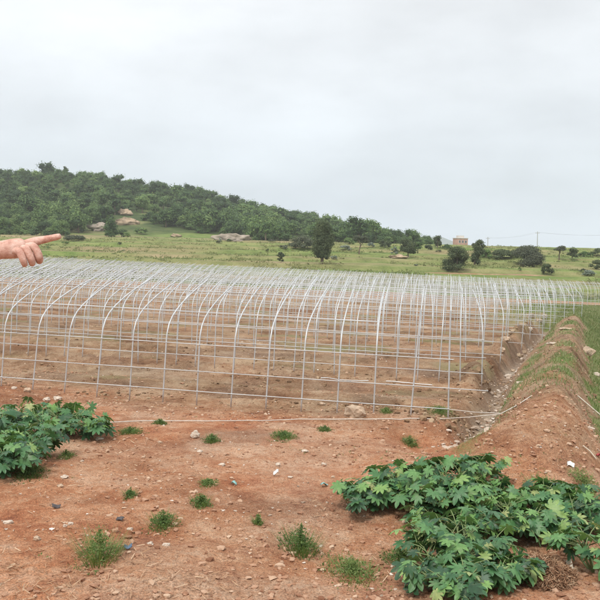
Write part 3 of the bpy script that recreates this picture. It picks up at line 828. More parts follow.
rock('rock', 'tan slab of rock on top of the earth bank', 'rock', 565, 330, 15, 3, M_ROCK_T, 11)
rock('rock', 'small flat pale rock on the bank slope above the ditch', 'rock', 552, 344.5, 9, 2.6, M_ROCK_P, 12)
rock('rock', 'big tan lump of rock on the grass right of the bank', 'rock', 588, 355, 14, 8, M_ROCK_T, 13)
rock('rock', 'greyish rock at the right edge below the tan lump', 'rock', 597, 376, 8, 4, M_ROCK_P, 14)
rock('rock', 'triangular whitish rock right of the left leafy bush', 'rock', 195, 438, 10, 7, M_ROCK_P, 15, .6, .15)
rock('rock', 'small pale rock beside the white pole end on the bank side', 'rock', 591, 430, 7, 4, M_ROCK_P, 16)
for i, (px, py, w, h) in enumerate(((506, 341, 10, 5), (512, 333, 9, 4), (523, 327, 8, 5), (530, 331, 6, 5), (502, 352, 9, 5), (519, 357, 8, 4), (524, 354, 6, 4), (508, 378, 8, 4), (513, 372, 6, 3), (539, 322, 8, 4), (531, 318, 8, 5), (545, 318, 6, 4))):
    rock('spoil_clod', 'lump of dug earth or stone along the ditch edge', 'clod', px, py, w, h, (M_ROCK_T, M_CLIFF, M_CLIFF, M_ROCK_P)[i % 4], 30 + i, .7, .3, group='lumps of dug earth beside the ditch')
for i, (px, py, w, h) in enumerate(((27, 392, 8, 5), (46, 401, 7, 4), (57, 400, 8, 4), (42, 405, 4, 3), (14, 389, 6, 3), (99, 440, 9, 3), (84, 440, 7, 2.5), (21, 448, 6, 3), (64, 478, 9, 3), (60, 487, 6, 3), (200, 452, 6, 2), (222, 465, 7, 1.8), (160, 443, 5, 2), (278, 466, 6, 3.5), (324, 466, 5, 3.5), (333, 478, 4, 2.5), (8, 524, 10, 4), (70, 525, 6, 3), (36, 575, 8, 5), (65, 527, 5, 3), (130, 530, 6, 2.5), (322, 405, 6, 3), (150, 566, 7, 3), (165, 573, 9, 3), (102, 424, 6, 2.4), (305, 452, 8, 2.5), (290, 478, 6, 2))):
    rock('stone', 'small pale stone lying on the trodden red soil', 'stone', px, py, w, h, M_ROCK_P if i % 3 else M_ROCK_T, 60 + i, .8, .3, group='small pale stones scattered on the red soil')

# --- clods, chips and straw bits (uncountable)
ico = np.array([(0, 0, -1), (.894, 0, -.447), (.276, .851, -.447), (-.724, .526, -.447), (-.724, -.526, -.447), (.276, -.851, -.447), (.724, .526, .447), (-.276, .851, .447), (-.894, 0, .447), (-.276, -.851, .447), (.724, -.526, .447), (0, 0, 1)])
icf = np.array([(0, 2, 1), (0, 3, 2), (0, 4, 3), (0, 5, 4), (0, 1, 5), (1, 2, 6), (2, 3, 7), (3, 4, 8), (4, 5, 9), (5, 1, 10), (1, 6, 10), (2, 7, 6), (3, 8, 7), (4, 9, 8), (5, 10, 9), (6, 7, 11), (7, 8, 11), (8, 9, 11), (9, 10, 11), (10, 6, 11)])
def scatter(m, n_, y0, y1, smin, smax, flat, tint, tv, mask=None, pw=3.0, tl=-.42, tr=.44):
    y_ = y0 + (y1 - y0) * rng.random(n_) ** 1.7; x_ = rng.uniform(tl, tr, n_) * y_
    if mask is not None:
        k = mask(x_, y_) > rng.random(n_); x_, y_ = x_[k], y_[k]
    z_ = ground_z(x_, y_)
    s = smin + (smax - smin) * rng.random(len(x_)) ** pw
    P = ico[None] * (1 + rng.normal(0, .22, (len(x_), 12, 1))) * s[:, None, None] * np.stack([rng.uniform(.8, 1.5, len(x_)), rng.uniform(.7, 1.1, len(x_)), flat * rng.uniform(.7, 1.2, len(x_))], -1)[:, None]
    a = rng.uniform(0, 6.28, len(x_)); ca, sa = np.cos(a)[:, None], np.sin(a)[:, None]
    P = np.stack([P[..., 0] * ca - P[..., 1] * sa + x_[:, None], P[..., 0] * sa + P[..., 1] * ca + y_[:, None], P[..., 2] + (z_ + s * flat * .35)[:, None]], -1)
    Fc = icf[None] + (np.arange(len(x_)) * 12)[:, None, None]
    m.add(P.reshape(-1, 3), Fc.reshape(-1, 3), np.repeat(np.clip(tint + rng.normal(0, tv, len(x_)), 0, 1), 20))
def clod_mask(x_, y_):
    qq = (x_ - X0) * DN[0] + (y_ - Y0) * DN[1]; cc = (x_ - crest_x(y_)) * BC
    return np.clip(.22 + 1.0 * fbm(x_, y_, 1.5, 3, 80) + .9 * np.exp(-((qq + .8) / .9) ** 2) + .5 * np.exp(-(cc / 1.0) ** 4), 0, 1) * (cc < 1.2)
M_CLOD_B = earth_bits('brown_soil_clod', [(0, (.125, .075, .043)), (.5, (.26, .170, .100)), (1, (.42, .315, .21))])
m = MB(); scatter(m, 9000, 15, 52, .012, .078, .75, .42, .24, lambda a, b_: np.clip(np.exp(-((((a - crest_x(b_)) * BC) - ditch_c(b_) + .6) / .40) ** 2) + .55 * np.exp(-((((a - crest_x(b_)) * BC) - ditch_c(b_)) / .45) ** 2) + .25 * np.exp(-((((a - crest_x(b_)) * BC)) / .8) ** 4), 0, 1) * np.clip(.4 + 1.3 * fbm(a, b_, 1.2, 3, 83), 0, 1) * sstep(15, 22, b_ + 4), 4.5, .08, .38)
scatter(m, 16000, 15.5, 42, .006, .055, .65, .42, .24, lambda a, b_: np.clip(.25 + 1.2 * fbm(a, b_ * 1.4, 1.6, 3, 84), 0, 1) * ((a - crest_x(b_)) * BC < -1.6) * (((a - X0) * DN[0] + (b_ - Y0) * DN[1]) > .2), 3.5, -.45, .30)
tag(m.build('plot_clods', M_CLOD_B), 'brown crumbled clods on the dug plot and the ditch edge', 'soil', kind='stuff')
m = MB(); scatter(m, 60000, 6.0, 30, .004, .038, .6, .5, .25, clod_mask, 6.0)
tag(m.build('soil_clods', M_CLOD), 'crumbled red-brown soil clods strewn over the ground', 'soil', kind='stuff')
m = MB(); scatter(m, 12000, 6.0, 34, .003, .026, .5, .42, .28, lambda a, b_: np.clip(.25 + .9 * fbm(a, b_, 1.2, 3, 81), 0, 1), 5.0)
scatter(m, 3600, 14, 50, .012, .085, .5, .34, .25, lambda a, b_: np.exp(-((((a - crest_x(b_)) * BC) - ditch_c(b_)) / .30) ** 2) * 1.0, 2.0, .1, .36)
tag(m.build('stone_chips', M_PEB), 'pale stone chips and rubble on the soil and in the ditch', 'rubble', kind='stuff')
def straw(m, x_, y_, L, w, lift=.01, tint=.5, tv=.2, tiltz=.15):
    k = len(x_); z_ = ground_z(x_, y_) + lift
    a = rng.uniform(0, 6.28, k); d = np.stack([np.cos(a), np.sin(a), rng.normal(0, tiltz, k)], -1) * (L * rng.uniform(.5, 1.3, k))[:, None] * .5
    n_ = np.stack([-np.sin(a), np.cos(a), rng.normal(0, .5, k)], -1) * (w * .5)
    C = np.stack([x_, y_, z_], -1)
    Vv = np.stack([C - d - n_, C + d - n_, C + d + n_, C - d + n_], 1)
    bend = rng.normal(0, .2, (k, 1)) * L; Vv[:, 1:3, 2] += np.abs(bend)
    i = np.arange(k) * 4
    m.add(Vv.reshape(-1, 3), np.stack([i, i + 1, i + 2, i + 3], -1), np.clip(tint + rng.normal(0, tv, k), 0, 1))
m = MB()
k = 16000; y_ = 6.0 + 27 * rng.random(k) ** 1.7; x_ = rng.uniform(-.42, .46, k) * y_
keep = np.clip(.25 + 1.1 * fbm(x_, y_, 1.4, 3, 82), 0, 1) > rng.random(k)
straw(m, x_[keep], y_[keep], .075, .007, .012)
tag(m.build('straw_litter', M_STRAW), 'broken dry straw and stalks littering the soil', 'straw', kind='stuff')

# ------------------------------------------------------------------ castor plants
def castor_leaf(nl, spread, droop, seed):
    r_ = np.random.default_rng(seed)
    ang = np.linspace(-spread, spread, nl)
    Ls = .42 + .58 * np.cos(ang * .52) ** 1.3; Ls *= r_.uniform(.9, 1.1, nl)
    step = ang[1] - ang[0]
    ring, isrib = [], []
    for i in range(nl):
        a0 = ang[i] - step / 2; L = Ls[i]
        if i == 0: ring.append((ang[0] - step * .55, .20, 0))
        vr = .56 * min(L, Ls[i - 1] if i else L)
        if i: ring.append((a0, vr, 0))
        ring += [(ang[i] - step * .36, L * .74, 0), (ang[i] - step * .17, L * .91, 0), (ang[i], L, 1), (ang[i] + step * .17, L * .91, 0), (ang[i] + step * .36, L * .74, 0)]
    ring.append((ang[-1] + step * .55, .20, 0))
    P = [(0, 0, 0)]; mid = []
    for a, r_i, rib in ring:
        P.append((math.cos(a) * r_i, math.sin(a) * r_i, .05 * (0 if rib else 1) * r_i - droop * r_i ** 2))
    # midrib points halfway, slightly sunk
    n0 = len(P)
    for i in range(nl): P.append((math.cos(ang[i]) * Ls[i] * .55, math.sin(ang[i]) * Ls[i] * .55, -.045 - droop * (Ls[i] * .55) ** 2))
    fs = []
    k = 1 + 1                     # index of first lobe's first side point (after the base point)
    idx = 1
    prev = 1                      # valley before lobe 0
    p = 2
    for i in range(nl):
        if i: prev = p; p += 1
        s1, s2, tip, s3, s4 = p, p + 1, p + 2, p + 3, p + 4; p += 5
        nxt = p
        c_ = n0 + i
        fs += [(0, prev, c_), (prev, s1, c_), (s1, s2, c_), (s2, tip, c_), (tip, s3, c_), (s3, s4, c_), (s4, nxt, c_), (nxt, 0, c_)]
    return np.array(P), np.array(fs)
CL = [castor_leaf(n_, sp, dr, i) for i, (n_, sp, dr) in enumerate(((7, 2.25, .22), (8, 2.4, .30), (7, 2.1, .38), (9, 2.45, .18), (7, 2.3, .48)))]
def castor_plant(x_, y_, h, w, n_, label, seed, group, lsize=.16):
    r_ = np.random.default_rng(seed)
    n_ = int(n_ * 2.3); h *= .84
    z0 = gz(x_, y_)
    base = empty('castor_plant', (x_, y_, z0)); tag(base, label, 'plant', group)
    st, lf = MB(), MB()
    nst = max(3, n_ // 9)
    tips = []
    for i in range(nst):
        a = r_.uniform(0, 6.28); d = w * .5 * math.sqrt(r_.uniform(.05, 1)); hh = h * r_.uniform(.55, .95) * (1 - .25 * (d / (w * .5)) ** 2)
        P = np.array([(0, 0, -.05), (math.cos(a) * d * .35, math.sin(a) * d * .35, hh * .5), (math.cos(a) * d * .8, math.sin(a) * d * .8, hh * .85)])
        st.tube(P, [.014, .011, .007], 5); tips.append((P, a))
    for i in range(n_):
        P, a = tips[i % nst]; f = r_.uniform(.25, 1)
        p0 = P[1] * (1 - f) + P[2] * f if f > .4 else P[0] * (1 - f / .4) + P[1] * f / .4
        aa = a + r_.normal(0, 1.3); L = r_.uniform(.12, .30) * (w / 1.0) ** .5
        sz = lsize * (r_.uniform(.35, 1.0) if r_.random() < .45 else r_.uniform(.8, 1.35))
        e = r_.uniform(.15, .9)
        p1 = p0 + np.array([math.cos(aa) * L * math.cos(e), math.sin(aa) * L * math.cos(e), L * math.sin(e)])
        p1[2] = max(p1[2], .07); p1[2] = min(p1[2], h)
        st.tube([p0, (p0 + p1) / 2 + np.array([0, 0, .02]), p1], [.006, .005, .004], 4, cap=False)
        Pv, Fv = CL[r_.integers(len(CL))]
        tilt = r_.uniform(-.1, .8); yaw = aa + r_.normal(0, .5); ro = r_.normal(0, .4)
        Mx = np.array(Euler((ro, tilt, yaw), 'XYZ').to_matrix())
        Q = (Pv * sz) @ Mx.T + p1
        gl = ground_z(Q[:, 0] + x_, Q[:, 1] + y_, False) - z0 + .015
        Q[:, 2] = np.maximum(Q[:, 2], gl)
        hf = p1[2] / h
        t_ = np.clip(.36 + .12 * (hf - .5) + r_.normal(0, .25) + (.22 if r_.random() < .12 else 0), 0, .95)
        if r_.random() < .008: t_ = 1.0; sz *= .7
        lf.add(Q, Fv, t_)
    st.build('stems', M_STEM, base, True)
    lf.build('leaves', M_CASTOR, base, True)
    return base
RP = [ # base pixel, height m, width m, leaves
 (374, 507, .34, .85, 34, 'low castor plant at the left tip of the right-hand leafy patch'),
 (408, 497, .46, 1.0, 44, 'castor plant at the back of the right patch with broad top leaves'),
 (447, 502, .55, 1.0, 48, 'tallest castor plant of the right patch, in front of the ditch'),
 (480, 484, .44, .65, 26, 'bright green castor plant at the ditch mouth'),
 (492, 515, .46, 1.1, 48, 'castor plant at the foot of the earth bank with large leaves'),
 (440, 535, .30, .95, 36, 'castor plant in the middle of the right patch among low weeds'),
 (540, 520, .42, 1.1, 46, 'castor plant spreading over the toe of the earth bank'),
 (588, 532, .42, 1.0, 42, 'castor plant at the right edge, lapping the earth bank'),
 (508, 536, .42, 1.1, 48, 'castor plant just behind the straw heap'),
 (565, 522, .40, 1.0, 44, 'castor plant between the bank toe and the straw heap'),
 (548, 540, .34, .8, 36, 'low castor plant close behind the straw heap top'),
 (500, 586, .26, .7, 34, 'low castor plant touching the left side of the straw heap'),
 (398, 508, .36, .9, 36, 'castor plant along the upper edge of the bare red hollow'),
 (455, 515, .45, 1.0, 40, 'castor plant in the thick of the right patch behind fine weeds'),
 (462, 562, .46, 1.1, 48, 'castor plant left of the straw heap'),
 (428, 578, .32, .85, 42, 'castor plant nearest the bare red soil left of the straw heap'),
 (595, 572, .45, .9, 40, 'castor plant right of the straw heap'),
 (452, 598, .34, .8, 36, 'castor plant at the very bottom left of the straw heap'),
]
for i, (px, py, h, w, n_, lb) in enumerate(RP):
    x_, y_, z_ = at(px, py); castor_plant(x_, y_, h, w, n_, lb, 300 + i, 'castor plants growing wild at the edge of the plot', .118)
LP = [
 (-12, 445, .62, 1.1, 46, 'castor plant behind at the left picture edge'),
 (18, 432, .55, 1.0, 44, 'castor plant at the back of the left leafy patch'),
 (60, 436, .50, 1.1, 50, 'right-hand castor plant of the left patch with bright top leaves'),
 (84, 437, .40, .8, 34, 'castor plant at the right tip of the left patch beside the rope end'),
 (30, 458, .55, 1.0, 42, 'bluish castor plant in the middle of the left leafy patch'),
 (6, 472, .46, .95, 44, 'front castor plant of the left patch over bare soil'),
 (-30, 470, .60, 1.1, 40, 'castor plant at the extreme left'),
]
for i, (px, py, h, w, n_, lb) in enumerate(LP):
    x_, y_, z_ = at(px, py); castor_plant(x_, y_, h, w, n_, lb, 400 + i, 'castor plants growing wild at the edge of the plot', .125)

# --- low weeds
def weed(px, py, wpx, hpx, label, seed, group, tint=.5, name='weed_clump', dens=1.0):
    r_ = np.random.default_rng(seed)
    x_, y_, z_ = at(px, py); w = wpx * y_ / F; h = max(.05, hpx * y_ / F * .75)
    m = MB(); k = int(900 * dens * min(1.6, max(.35, w / .35)))
    a = r_.uniform(0, 6.28, k); f1, f2 = r_.uniform(0, 6.28, 2); rr = np.minimum(np.abs(r_.normal(0, .26, k)), .50) * w * (1 + .28 * np.sin(2 * a + f1) + .22 * np.sin(5 * a + f2))
    dx, dy = np.cos(a) * rr, np.sin(a) * rr * 1.5
    zz = ground_z(x_ + dx, y_ + dy) - z_
    C = np.stack([dx, dy, zz + h * r_.random(k) ** 1.3 * (1 - .8 * (rr / (w * .5)) ** 1.5).clip(.08) * (.65 + .5 * np.sin(4 * a + f2) ** 2)], -1)
    cards(m, C, r_.normal(0, .7, (k, 3)) + np.array([0, -.2, .7]), r_.uniform(.012, .040, k), np.clip(tint + r_.normal(0, .2, k), 0, 1), .42)
    kb = k // 5; a = r_.uniform(0, 6.28, kb); L = h * r_.uniform(.4, 1.1, kb)
    rr = np.sqrt(r_.random(kb)) * w * .45; bx_, by_ = np.cos(a) * rr, np.sin(a) * rr * 1.4
    bz_ = ground_z(x_ + bx_, y_ + by_) - z_
    tx, ty = bx_ + np.cos(a) * L * .7 + r_.normal(0, .02, kb), by_ + np.sin(a) * L * .7
    B = np.stack([bx_, by_, bz_ - .01], -1); T_ = np.stack([tx, ty, bz_ + L * .8], -1); sd_ = np.stack([-np.sin(a), np.cos(a), 0 * a], -1) * .004
    i = np.arange(kb) * 3
    m.add(np.stack([B - sd_, B + sd_, T_], 1).reshape(-1, 3), np.stack([i, i + 1, i + 2], -1), np.clip(tint + .15 + r_.normal(0, .2, kb), 0, 1))
    o_ = m.build(name, M_WEED, None, False, (x_, y_, z_)); tag(o_, label, 'weed', group); return o_
WG = 'green weeds sprouting from the red soil'
WD = [
 (100, 560, 44, 42, 'largest feathery weed clump at the bottom left, beside the blue scrap', .52),
 (163, 525, 32, 17, 'flat green weed clump in the middle of the left foreground', .6),
 (201, 505, 22, 14, 'small round weed right of the flat green clump', .6),
 (300, 549, 42, 32, 'bushy weed at the edge of the bare red hollow', .5),
 (208, 484, 22, 7, 'thin sparse weed patch above the small round weed', .6),
 (130, 496, 14, 10, 'scant little weed left of the sparse patch', .5),
 (212, 442, 17, 10, 'upright little weed right of the triangular rock', .5),
 (284, 437, 30, 8, 'wide low weed just below the rope at middle', .5),
 (130, 433, 26, 8, 'low weed beside the right tip of the left leafy patch', .6),
 (258, 524, 10, 14, 'lone wispy weed left of the bushy weed', .7),
 (352, 573, 70, 16, 'ground weed at the foot of the lower castor plants', .55),
 (66, 457, 16, 9, 'weed at the front of the left leafy patch', .6),
 (352, 498, 18, 14, 'weed at the left tip of the right leafy patch', .6),
 (410, 444, 16, 10, 'weed near the last front post above the right leafy patch', .5),
 (440, 412, 34, 8, 'grassy weed around the feet of the last front posts', .6),
 (386, 412, 14, 6, 'small weed right of the tan rock', .6),
 (160, 424, 14, 7, 'small weed close under the rope near the left', .5),
 (325, 430, 14, 6, 'small weed under the rope right of middle', .5),
 (430, 510, 60, 18, 'fine-leaved weeds between the castor plants of the right patch', .6),
 (548, 500, 50, 14, 'greyish fine weeds on the toe of the earth bank', .75),
 (585, 485, 34, 10, 'sparse pale weeds on the bank slope at right', .75),
 (470, 540, 60, 16, 'dense fine weeds beneath the castor plants by the straw heap', .55),
 (400, 560, 40, 14, 'fine weeds at the edge of the bare hollow beneath castor leaves', .5),
 (30, 474, 40, 10, 'fine weeds beneath the front of the left castor plants', .4),
]
for i, (px, py, w, h, lb, t_) in enumerate(WD): weed(px, py, w, h, lb, 500 + i, WG, t_)

m = MB()
k = 2600; y_ = 6.2 + 14 * rng.random(k) ** 1.6; x_ = rng.uniform(-.42, .40, k) * y_
kp = np.clip(1.6 * fbm(x_, y_, 1.7, 4, 92, .6) - .12, 0, 1) > rng.random(k); x_, y_ = x_[kp], y_[kp]
C = np.repeat(np.stack([x_, y_, ground_z(x_, y_) + .008], -1), 5, 0) + rng.normal(0, 1, (len(x_) * 5, 3)) * np.array([.022, .03, .006])
cards(m, C, rng.normal(0, .6, C.shape) + np.array([0, -.2, .8]), rng.uniform(.010, .034, len(C)), np.clip(.62 + rng.normal(0, .2, len(C)), 0, 1), .45)
tag(m.build('seedlings', M_WEED), 'thin scatter of tiny green seedlings over the red soil', 'seedlings', kind='stuff')
# --- grass on the bank, its right side and the cross bank (uncountable)
m = MB()
k = 190000; y_ = 11 + 75 * rng.random(k) ** 1.5; cc = rng.uniform(-11, 3.8, k); cc = np.where(rng.random(k) < .75, rng.uniform(-1.2, 4.5, k), cc)
x_ = crest_x(y_) + cc / BC
onb = sstep(10, 13, y_) * (1 - sstep(58, 62, y_))
pr = onb * .85 * sstep(.42, .85, cc + .25 * fbm(x_, y_, 1.2, 2, 41)) * sstep(12, 15, y_) + onb * .55 * np.exp(-((cc + 1.02) / .32) ** 2) * np.clip(.35 + 1.3 * fbm(x_, y_, 1.4, 3, 38), 0, 1) \
   + onb * sstep(14, 16, y_) * .6 * np.exp(-((cc + .05) / .42) ** 2) * np.clip(.16 + 2.0 * fbm(x_, y_, 2.4, 3, 39), 0, 1) + .8 * np.exp(-((cc + .12) / .40) ** 2 - ((y_ - 17.0) / 1.4) ** 2) + sstep(50, 56, y_) * (1 - sstep(80, 88, y_)) * sstep(-9, -1.5, cc) * .8
kp = pr > rng.random(k); x_, y_ = x_[kp], y_[kp]; k = len(x_)
z_ = ground_z(x_, y_); L = rng.uniform(.02, .085, k) * (1 + y_ / 45); a = rng.uniform(0, 6.28, k)
B = np.stack([x_, y_, z_ - .01], -1); sd_ = np.stack([-np.sin(a), np.cos(a), 0 * a], -1) * (.0035 + .00028 * y_)[:, None]
T_ = B + np.stack([np.cos(a) * L * .6, np.sin(a) * L * .6, L], -1)
i = np.arange(k) * 3
m.add(np.stack([B - sd_, B + sd_, T_], 1).reshape(-1, 3), np.stack([i, i + 1, i + 2], -1), np.clip(.58 + .35 * fbm(x_, y_, 1.2, 3, 90) + rng.normal(0, .2, k), 0, 1))
tag(m.build('bank_grass', M_GRASS), 'short green grass on the earth bank and its right side', 'grass', kind='stuff')

# ------------------------------------------------------------------ straw heap
hx, hy, hz = at(536, 575)
bm_ = MB()
uu = np.linspace(0, 1, 9); aa = np.arange(20) * 2 * np.pi / 20
HW, HD, HH = .33, .36, .13
P = []
for u_ in uu:
    for a in aa:
        r_ = 1 - u_; w_ = 1 + .18 * math.sin(3 * a + 1) * r_
        x1, y1 = math.cos(a) * HW * r_ * w_, math.sin(a) * HD * r_ * w_
        P.append((x1, y1, gz(hx + x1, hy + y1) - hz - .02 + HH * (1 - r_ ** 2) * (1 + .1 * math.sin(5 * a)) + random.uniform(-.012, .012)))
P = np.array(P); i = np.arange(8)[:, None] * 20; j = np.arange(20)[None]; j2 = (j + 1) % 20
bm_.add(P, np.stack([i + j, i + j2, i + 20 + j2, i + 20 + j], -1).reshape(-1, 4), .25)
k = 13000; r_ = np.sqrt(rng.random(k)); a = rng.uniform(0, 6.28, k)
C = np.stack([np.cos(a) * HW * r_ * 1.08, np.sin(a) * HD * r_ * 1.08, np.zeros(k)], -1)
C[:, 2] = ground_z(hx + C[:, 0], hy + C[:, 1]) - hz + HH * (1 - r_ ** 2).clip(0) + rng.uniform(-.02, .035, k)
a2 = rng.uniform(0, 6.28, k); d = np.stack([np.cos(a2), np.sin(a2), rng.normal(0, .45, k)], -1) * (.008 + .045 * rng.random(k) ** 2.5)[:, None]
nn = np.stack([-np.sin(a2), np.cos(a2), rng.normal(0, .6, k)], -1) * .0022
Vv = np.stack([C - d - nn, C + d - nn, C + d + nn, C - d + nn], 1).reshape(-1, 3); i = np.arange(k) * 4
bm_.add(Vv, np.stack([i, i + 1, i + 2, i + 3], -1), np.clip(.36 + rng.normal(0, .25, k), 0, 1))
tag(bm_.build('straw_heap', M_STRAW, None, False, (hx, hy, hz)), 'heap of brown dry straw among the castor leaves at bottom right', 'straw heap')

# ------------------------------------------------------------------ rope, pole, litter
def ground_line(name, pts, r, mat, label, cat, lift=.012):
    P = []
    W = [at(px, py) for px, py in pts]
    for a, b_ in zip(W[:-1], W[1:]):
        L = max(2, int(math.dist(a, b_) / .18))
        for t in np.linspace(0, 1, L, endpoint=False):
            x1, y1 = a[0] + (b_[0] - a[0]) * t, a[1] + (b_[1] - a[1]) * t
            P.append((x1, y1, gz(x1, y1) + lift + r))
    P = np.array(P)
    P[:, 2] = np.maximum(P[:, 2], np.convolve(np.pad(P[:, 2], 4, mode='edge'), np.ones(9) / 9, 'valid'))
    m = MB(); m.tube(P, r, 6)
    return tag(m.build(name, mat, None, True), label, cat)
ground_line('rope', [(96, 423.5), (150, 422), (230, 422), (300, 421), (345, 420.5), (400, 420.5), (440, 420)], .0085, M_ROPE, 'slack white rope lying along the red soil in front of the hoops', 'rope')
_a = frame_at(9.13, .03); _a = np.array([_a[0], _a[1], sm(*_a) + .235]); _b = np.array(at(500, 420)) + (0, 0, .10); _c = np.array(at(532, 396)) + (0, 0, .01); _e = np.array(at(440, 420)) + (0, 0, .02)
m = MB(); m.tube([_e, (_e + _b) / 2 - (0, 0, .01), _b, (_b + _c) / 2 - (0, 0, .02), _c], .0085, 6)
tag(m.build('rope', M_ROPE, None, True), 'taut pale rope stretched over the ditch onto the bank', 'rope')
m = MB(); m.tube([_a, (_a + _b) / 2 - (0, 0, .01), _b + (0, 0, .014)], .0075, 6)
tag(m.build('rope', M_ROPE, None, True), 'short length of rope running from the last front post to the ditch', 'rope')
ground_line('loose_pipe', [(321, 379), (374, 381.5)], .012, M_STEEL_W, 'loose pale pipe lying on the ground inside the front frame', 'pipe')
ground_line('loose_pipe', [(386, 382), (440, 386)], .011, M_STEEL_W, 'loose grey pipe right of the other loose pipe', 'pipe')
xa = at(578, 396.5); xb = (xa[0] + 1.0, xa[1] - .05); xb = (*xb, gz(*xb) + .02)
m = MB(); m.tube([(xa[0] - .05, xa[1], xa[2] + .05), xb], .014, 7)
tag(m.build('pole', M_POLE, None, True), 'pale wooden pole lying across the earth bank at the right edge', 'pole')
def scrap(px, py, wpx, hpx, mat, label, cat, seed, name='plastic_scrap', upright=0.3):
    r_ = np.random.default_rng(seed); x_, y_, z_ = at(px, py); w = wpx * y_ / F; h = hpx * y_ / F
    n_ = 7; g = np.linspace(-.5, .5, n_); Xg, Yg = np.meshgrid(g, g)
    rr = np.sqrt(Xg ** 2 + Yg ** 2); sh = 1 - .25 * r_.random(Xg.shape) * (rr > .4)
    zz = .25 * h * np.sin(Xg * 5 + r_.uniform(0, 6)) + .3 * h * np.sin(Yg * 4 + r_.uniform(0, 6)) + h * upright * (Yg + .5) + .35 * h
    Vt = np.stack([Xg * w * sh, Yg * max(w * .7, h) * sh, zz + r_.normal(0, .05 * h, Xg.shape)], -1).reshape(-1, 3)
    Vb = Vt - np.array([0, 0, .004])
    I_ = np.arange(n_ * n_).reshape(n_, n_); qf = np.stack([I_[:-1, :-1], I_[:-1, 1:], I_[1:, 1:], I_[1:, :-1]], -1).reshape(-1, 4)
    ring = list(I_[0, :]) + list(I_[1:, -1]) + list(I_[-1, -2::-1]) + list(I_[-2:0:-1, 0])
    N_ = n_ * n_; side = [(a, a + N_, b_ + N_, b_) for a, b_ in zip(ring, ring[1:] + ring[:1])]
    m = MB(); m.add(np.vstack([Vt, Vb]), np.vstack([qf, qf[:, ::-1] + N_, side]))
    o_ = m.build(name, mat, None, True, (x_, y_, z_ + .005)); o_.rotation_euler = (0, 0, r_.uniform(-.6, .6))
    return tag(o_, label, cat)
scrap(128, 550, 9, 5, M_BLUE, 'crumpled dark blue plastic scrap beside the largest weed clump', 'plastic scrap', 1, upright=.6)
scrap(276, 476, 6, 5, M_WHITE, 'round white scrap on the red soil near the middle', 'plastic scrap', 2, upright=.7)
scrap(324, 486.5, 8, 4.5, M_TEAL, 'teal plastic scrap left of the right leafy patch', 'plastic scrap', 3)
scrap(234, 485, 6, 4, M_TEAL, 'smaller faded teal scrap near the sparse weed patch', 'plastic scrap', 4)
scrap(569, 571, 8, 8, M_POLE, 'curled pale sheet standing at the right of the straw heap', 'plastic scrap', 5, upright=.8)
scrap(571, 466, 8, 3.5, M_WHITE, 'white crumpled scrap on the near earth bank slope', 'plastic scrap', 6)
scrap(482, 467, 9, 4, M_WHITE, 'white scrap among leaves at the ditch mouth', 'plastic scrap', 7)
scrap(598, 457, 5, 4, M_RED, 'dark red scrap at the right edge of the earth bank', 'plastic scrap', 8)
scrap(56, 508, 10, 4, M_BLACK, 'dark plastic scrap on the soil at left', 'plastic scrap', 9)
scrap(120, 520, 9, 3, M_BLACK, 'flat dark scrap above the largest weed clump', 'plastic scrap', 10)
scrap(434, 532, 10, 8, M_POLE, 'withered cream leaf or rag at the edge of the red hollow', 'rag', 11, name='rag', upright=.8)
m = MB(); xa = at(583, 448); xb = at(596, 461)
m.tube([(xa[0], xa[1], xa[2] + .03), ((xa[0] + xb[0]) / 2, (xa[1] + xb[1]) / 2, (xa[2] + xb[2]) / 2 + .05), (xb[0], xb[1], xb[2] + .03)], .01, 6)
tag(m.build('stick', M_POLE, None, True), 'short pale stick lying beside the dark red scrap', 'stick')

# ------------------------------------------------------------------ house and power poles far off
x_, y_, z_ = at(461, 249.5, 100)
y_ = 300.0; x_ = (460 - 300) / F * y_; z_ = 5.9
hb = empty('brick_house', (x_, y_, z_), R(14)); tag(hb, 'distant pink brick house with pale top floor above the broad dark bush', 'house')
m = MB(); m.box((-2.0, -2, -4), (2.0, 2, 4.2)); m.build('wall', M_BRICK, hb)
m = MB(); m.box((-2.12, -2.15, 4.203), (2.12, 2.15, 4.45)); m.box((-1.1, -1.2, 4.452), (.9, 1.2, 5.3)); m.build('roof', M_BWHITE, hb)
for wx in (-1.2, 0, 1.2):
    for wz in (.6, 2.6):
        m = MB(); m.box((wx - .36, -2.05, wz), (wx + .36, -2.004, wz + 1.0)); w_ = m.build('window', M_BWHITE, hb)
        m = MB(); m.box((wx - .28, -2.07, wz + .08), (wx + .28, -2.052, wz + .92)); m.build('pane', M_GLASS, w_)
poles = []
for px, top, yy, lb in ((537, 231.5, 300, 'taller distant power pole behind the big thicket'), (487.5, 237, 330, 'thinner distant power pole left of the hedge'), (631, 233, 300, 'distant power pole out beyond the right edge of the field')):
    x_ = (px - 300) / F * yy; d = ray(px, top); zt = H + d[2] * yy; zb = float(smooth_ground(x_, yy)) - .3
    pb = empty('power_pole', (x_, yy, zb)); tag(pb, lb, 'power pole')
    m = MB(); m.tube([(0, 0, 0), (0, 0, zt - zb)], [.17, .12], 8); m.build('pole', M_CONC, pb, True)
    m = MB(); m.box((-.8, -.06, zt - zb - .65), (.8, .06, zt - zb - .5)); m.build('crossarm', M_CONC, pb)
    for sx in (-.7, 0, .7):
        m = MB(); m.tube([(sx, 0, zt - zb - .5), (sx, 0, zt - zb - .28)], [.06, .04], 6); m.build('insulator', M_BWHITE, pb, True)
    poles.append((x_, yy, zt))
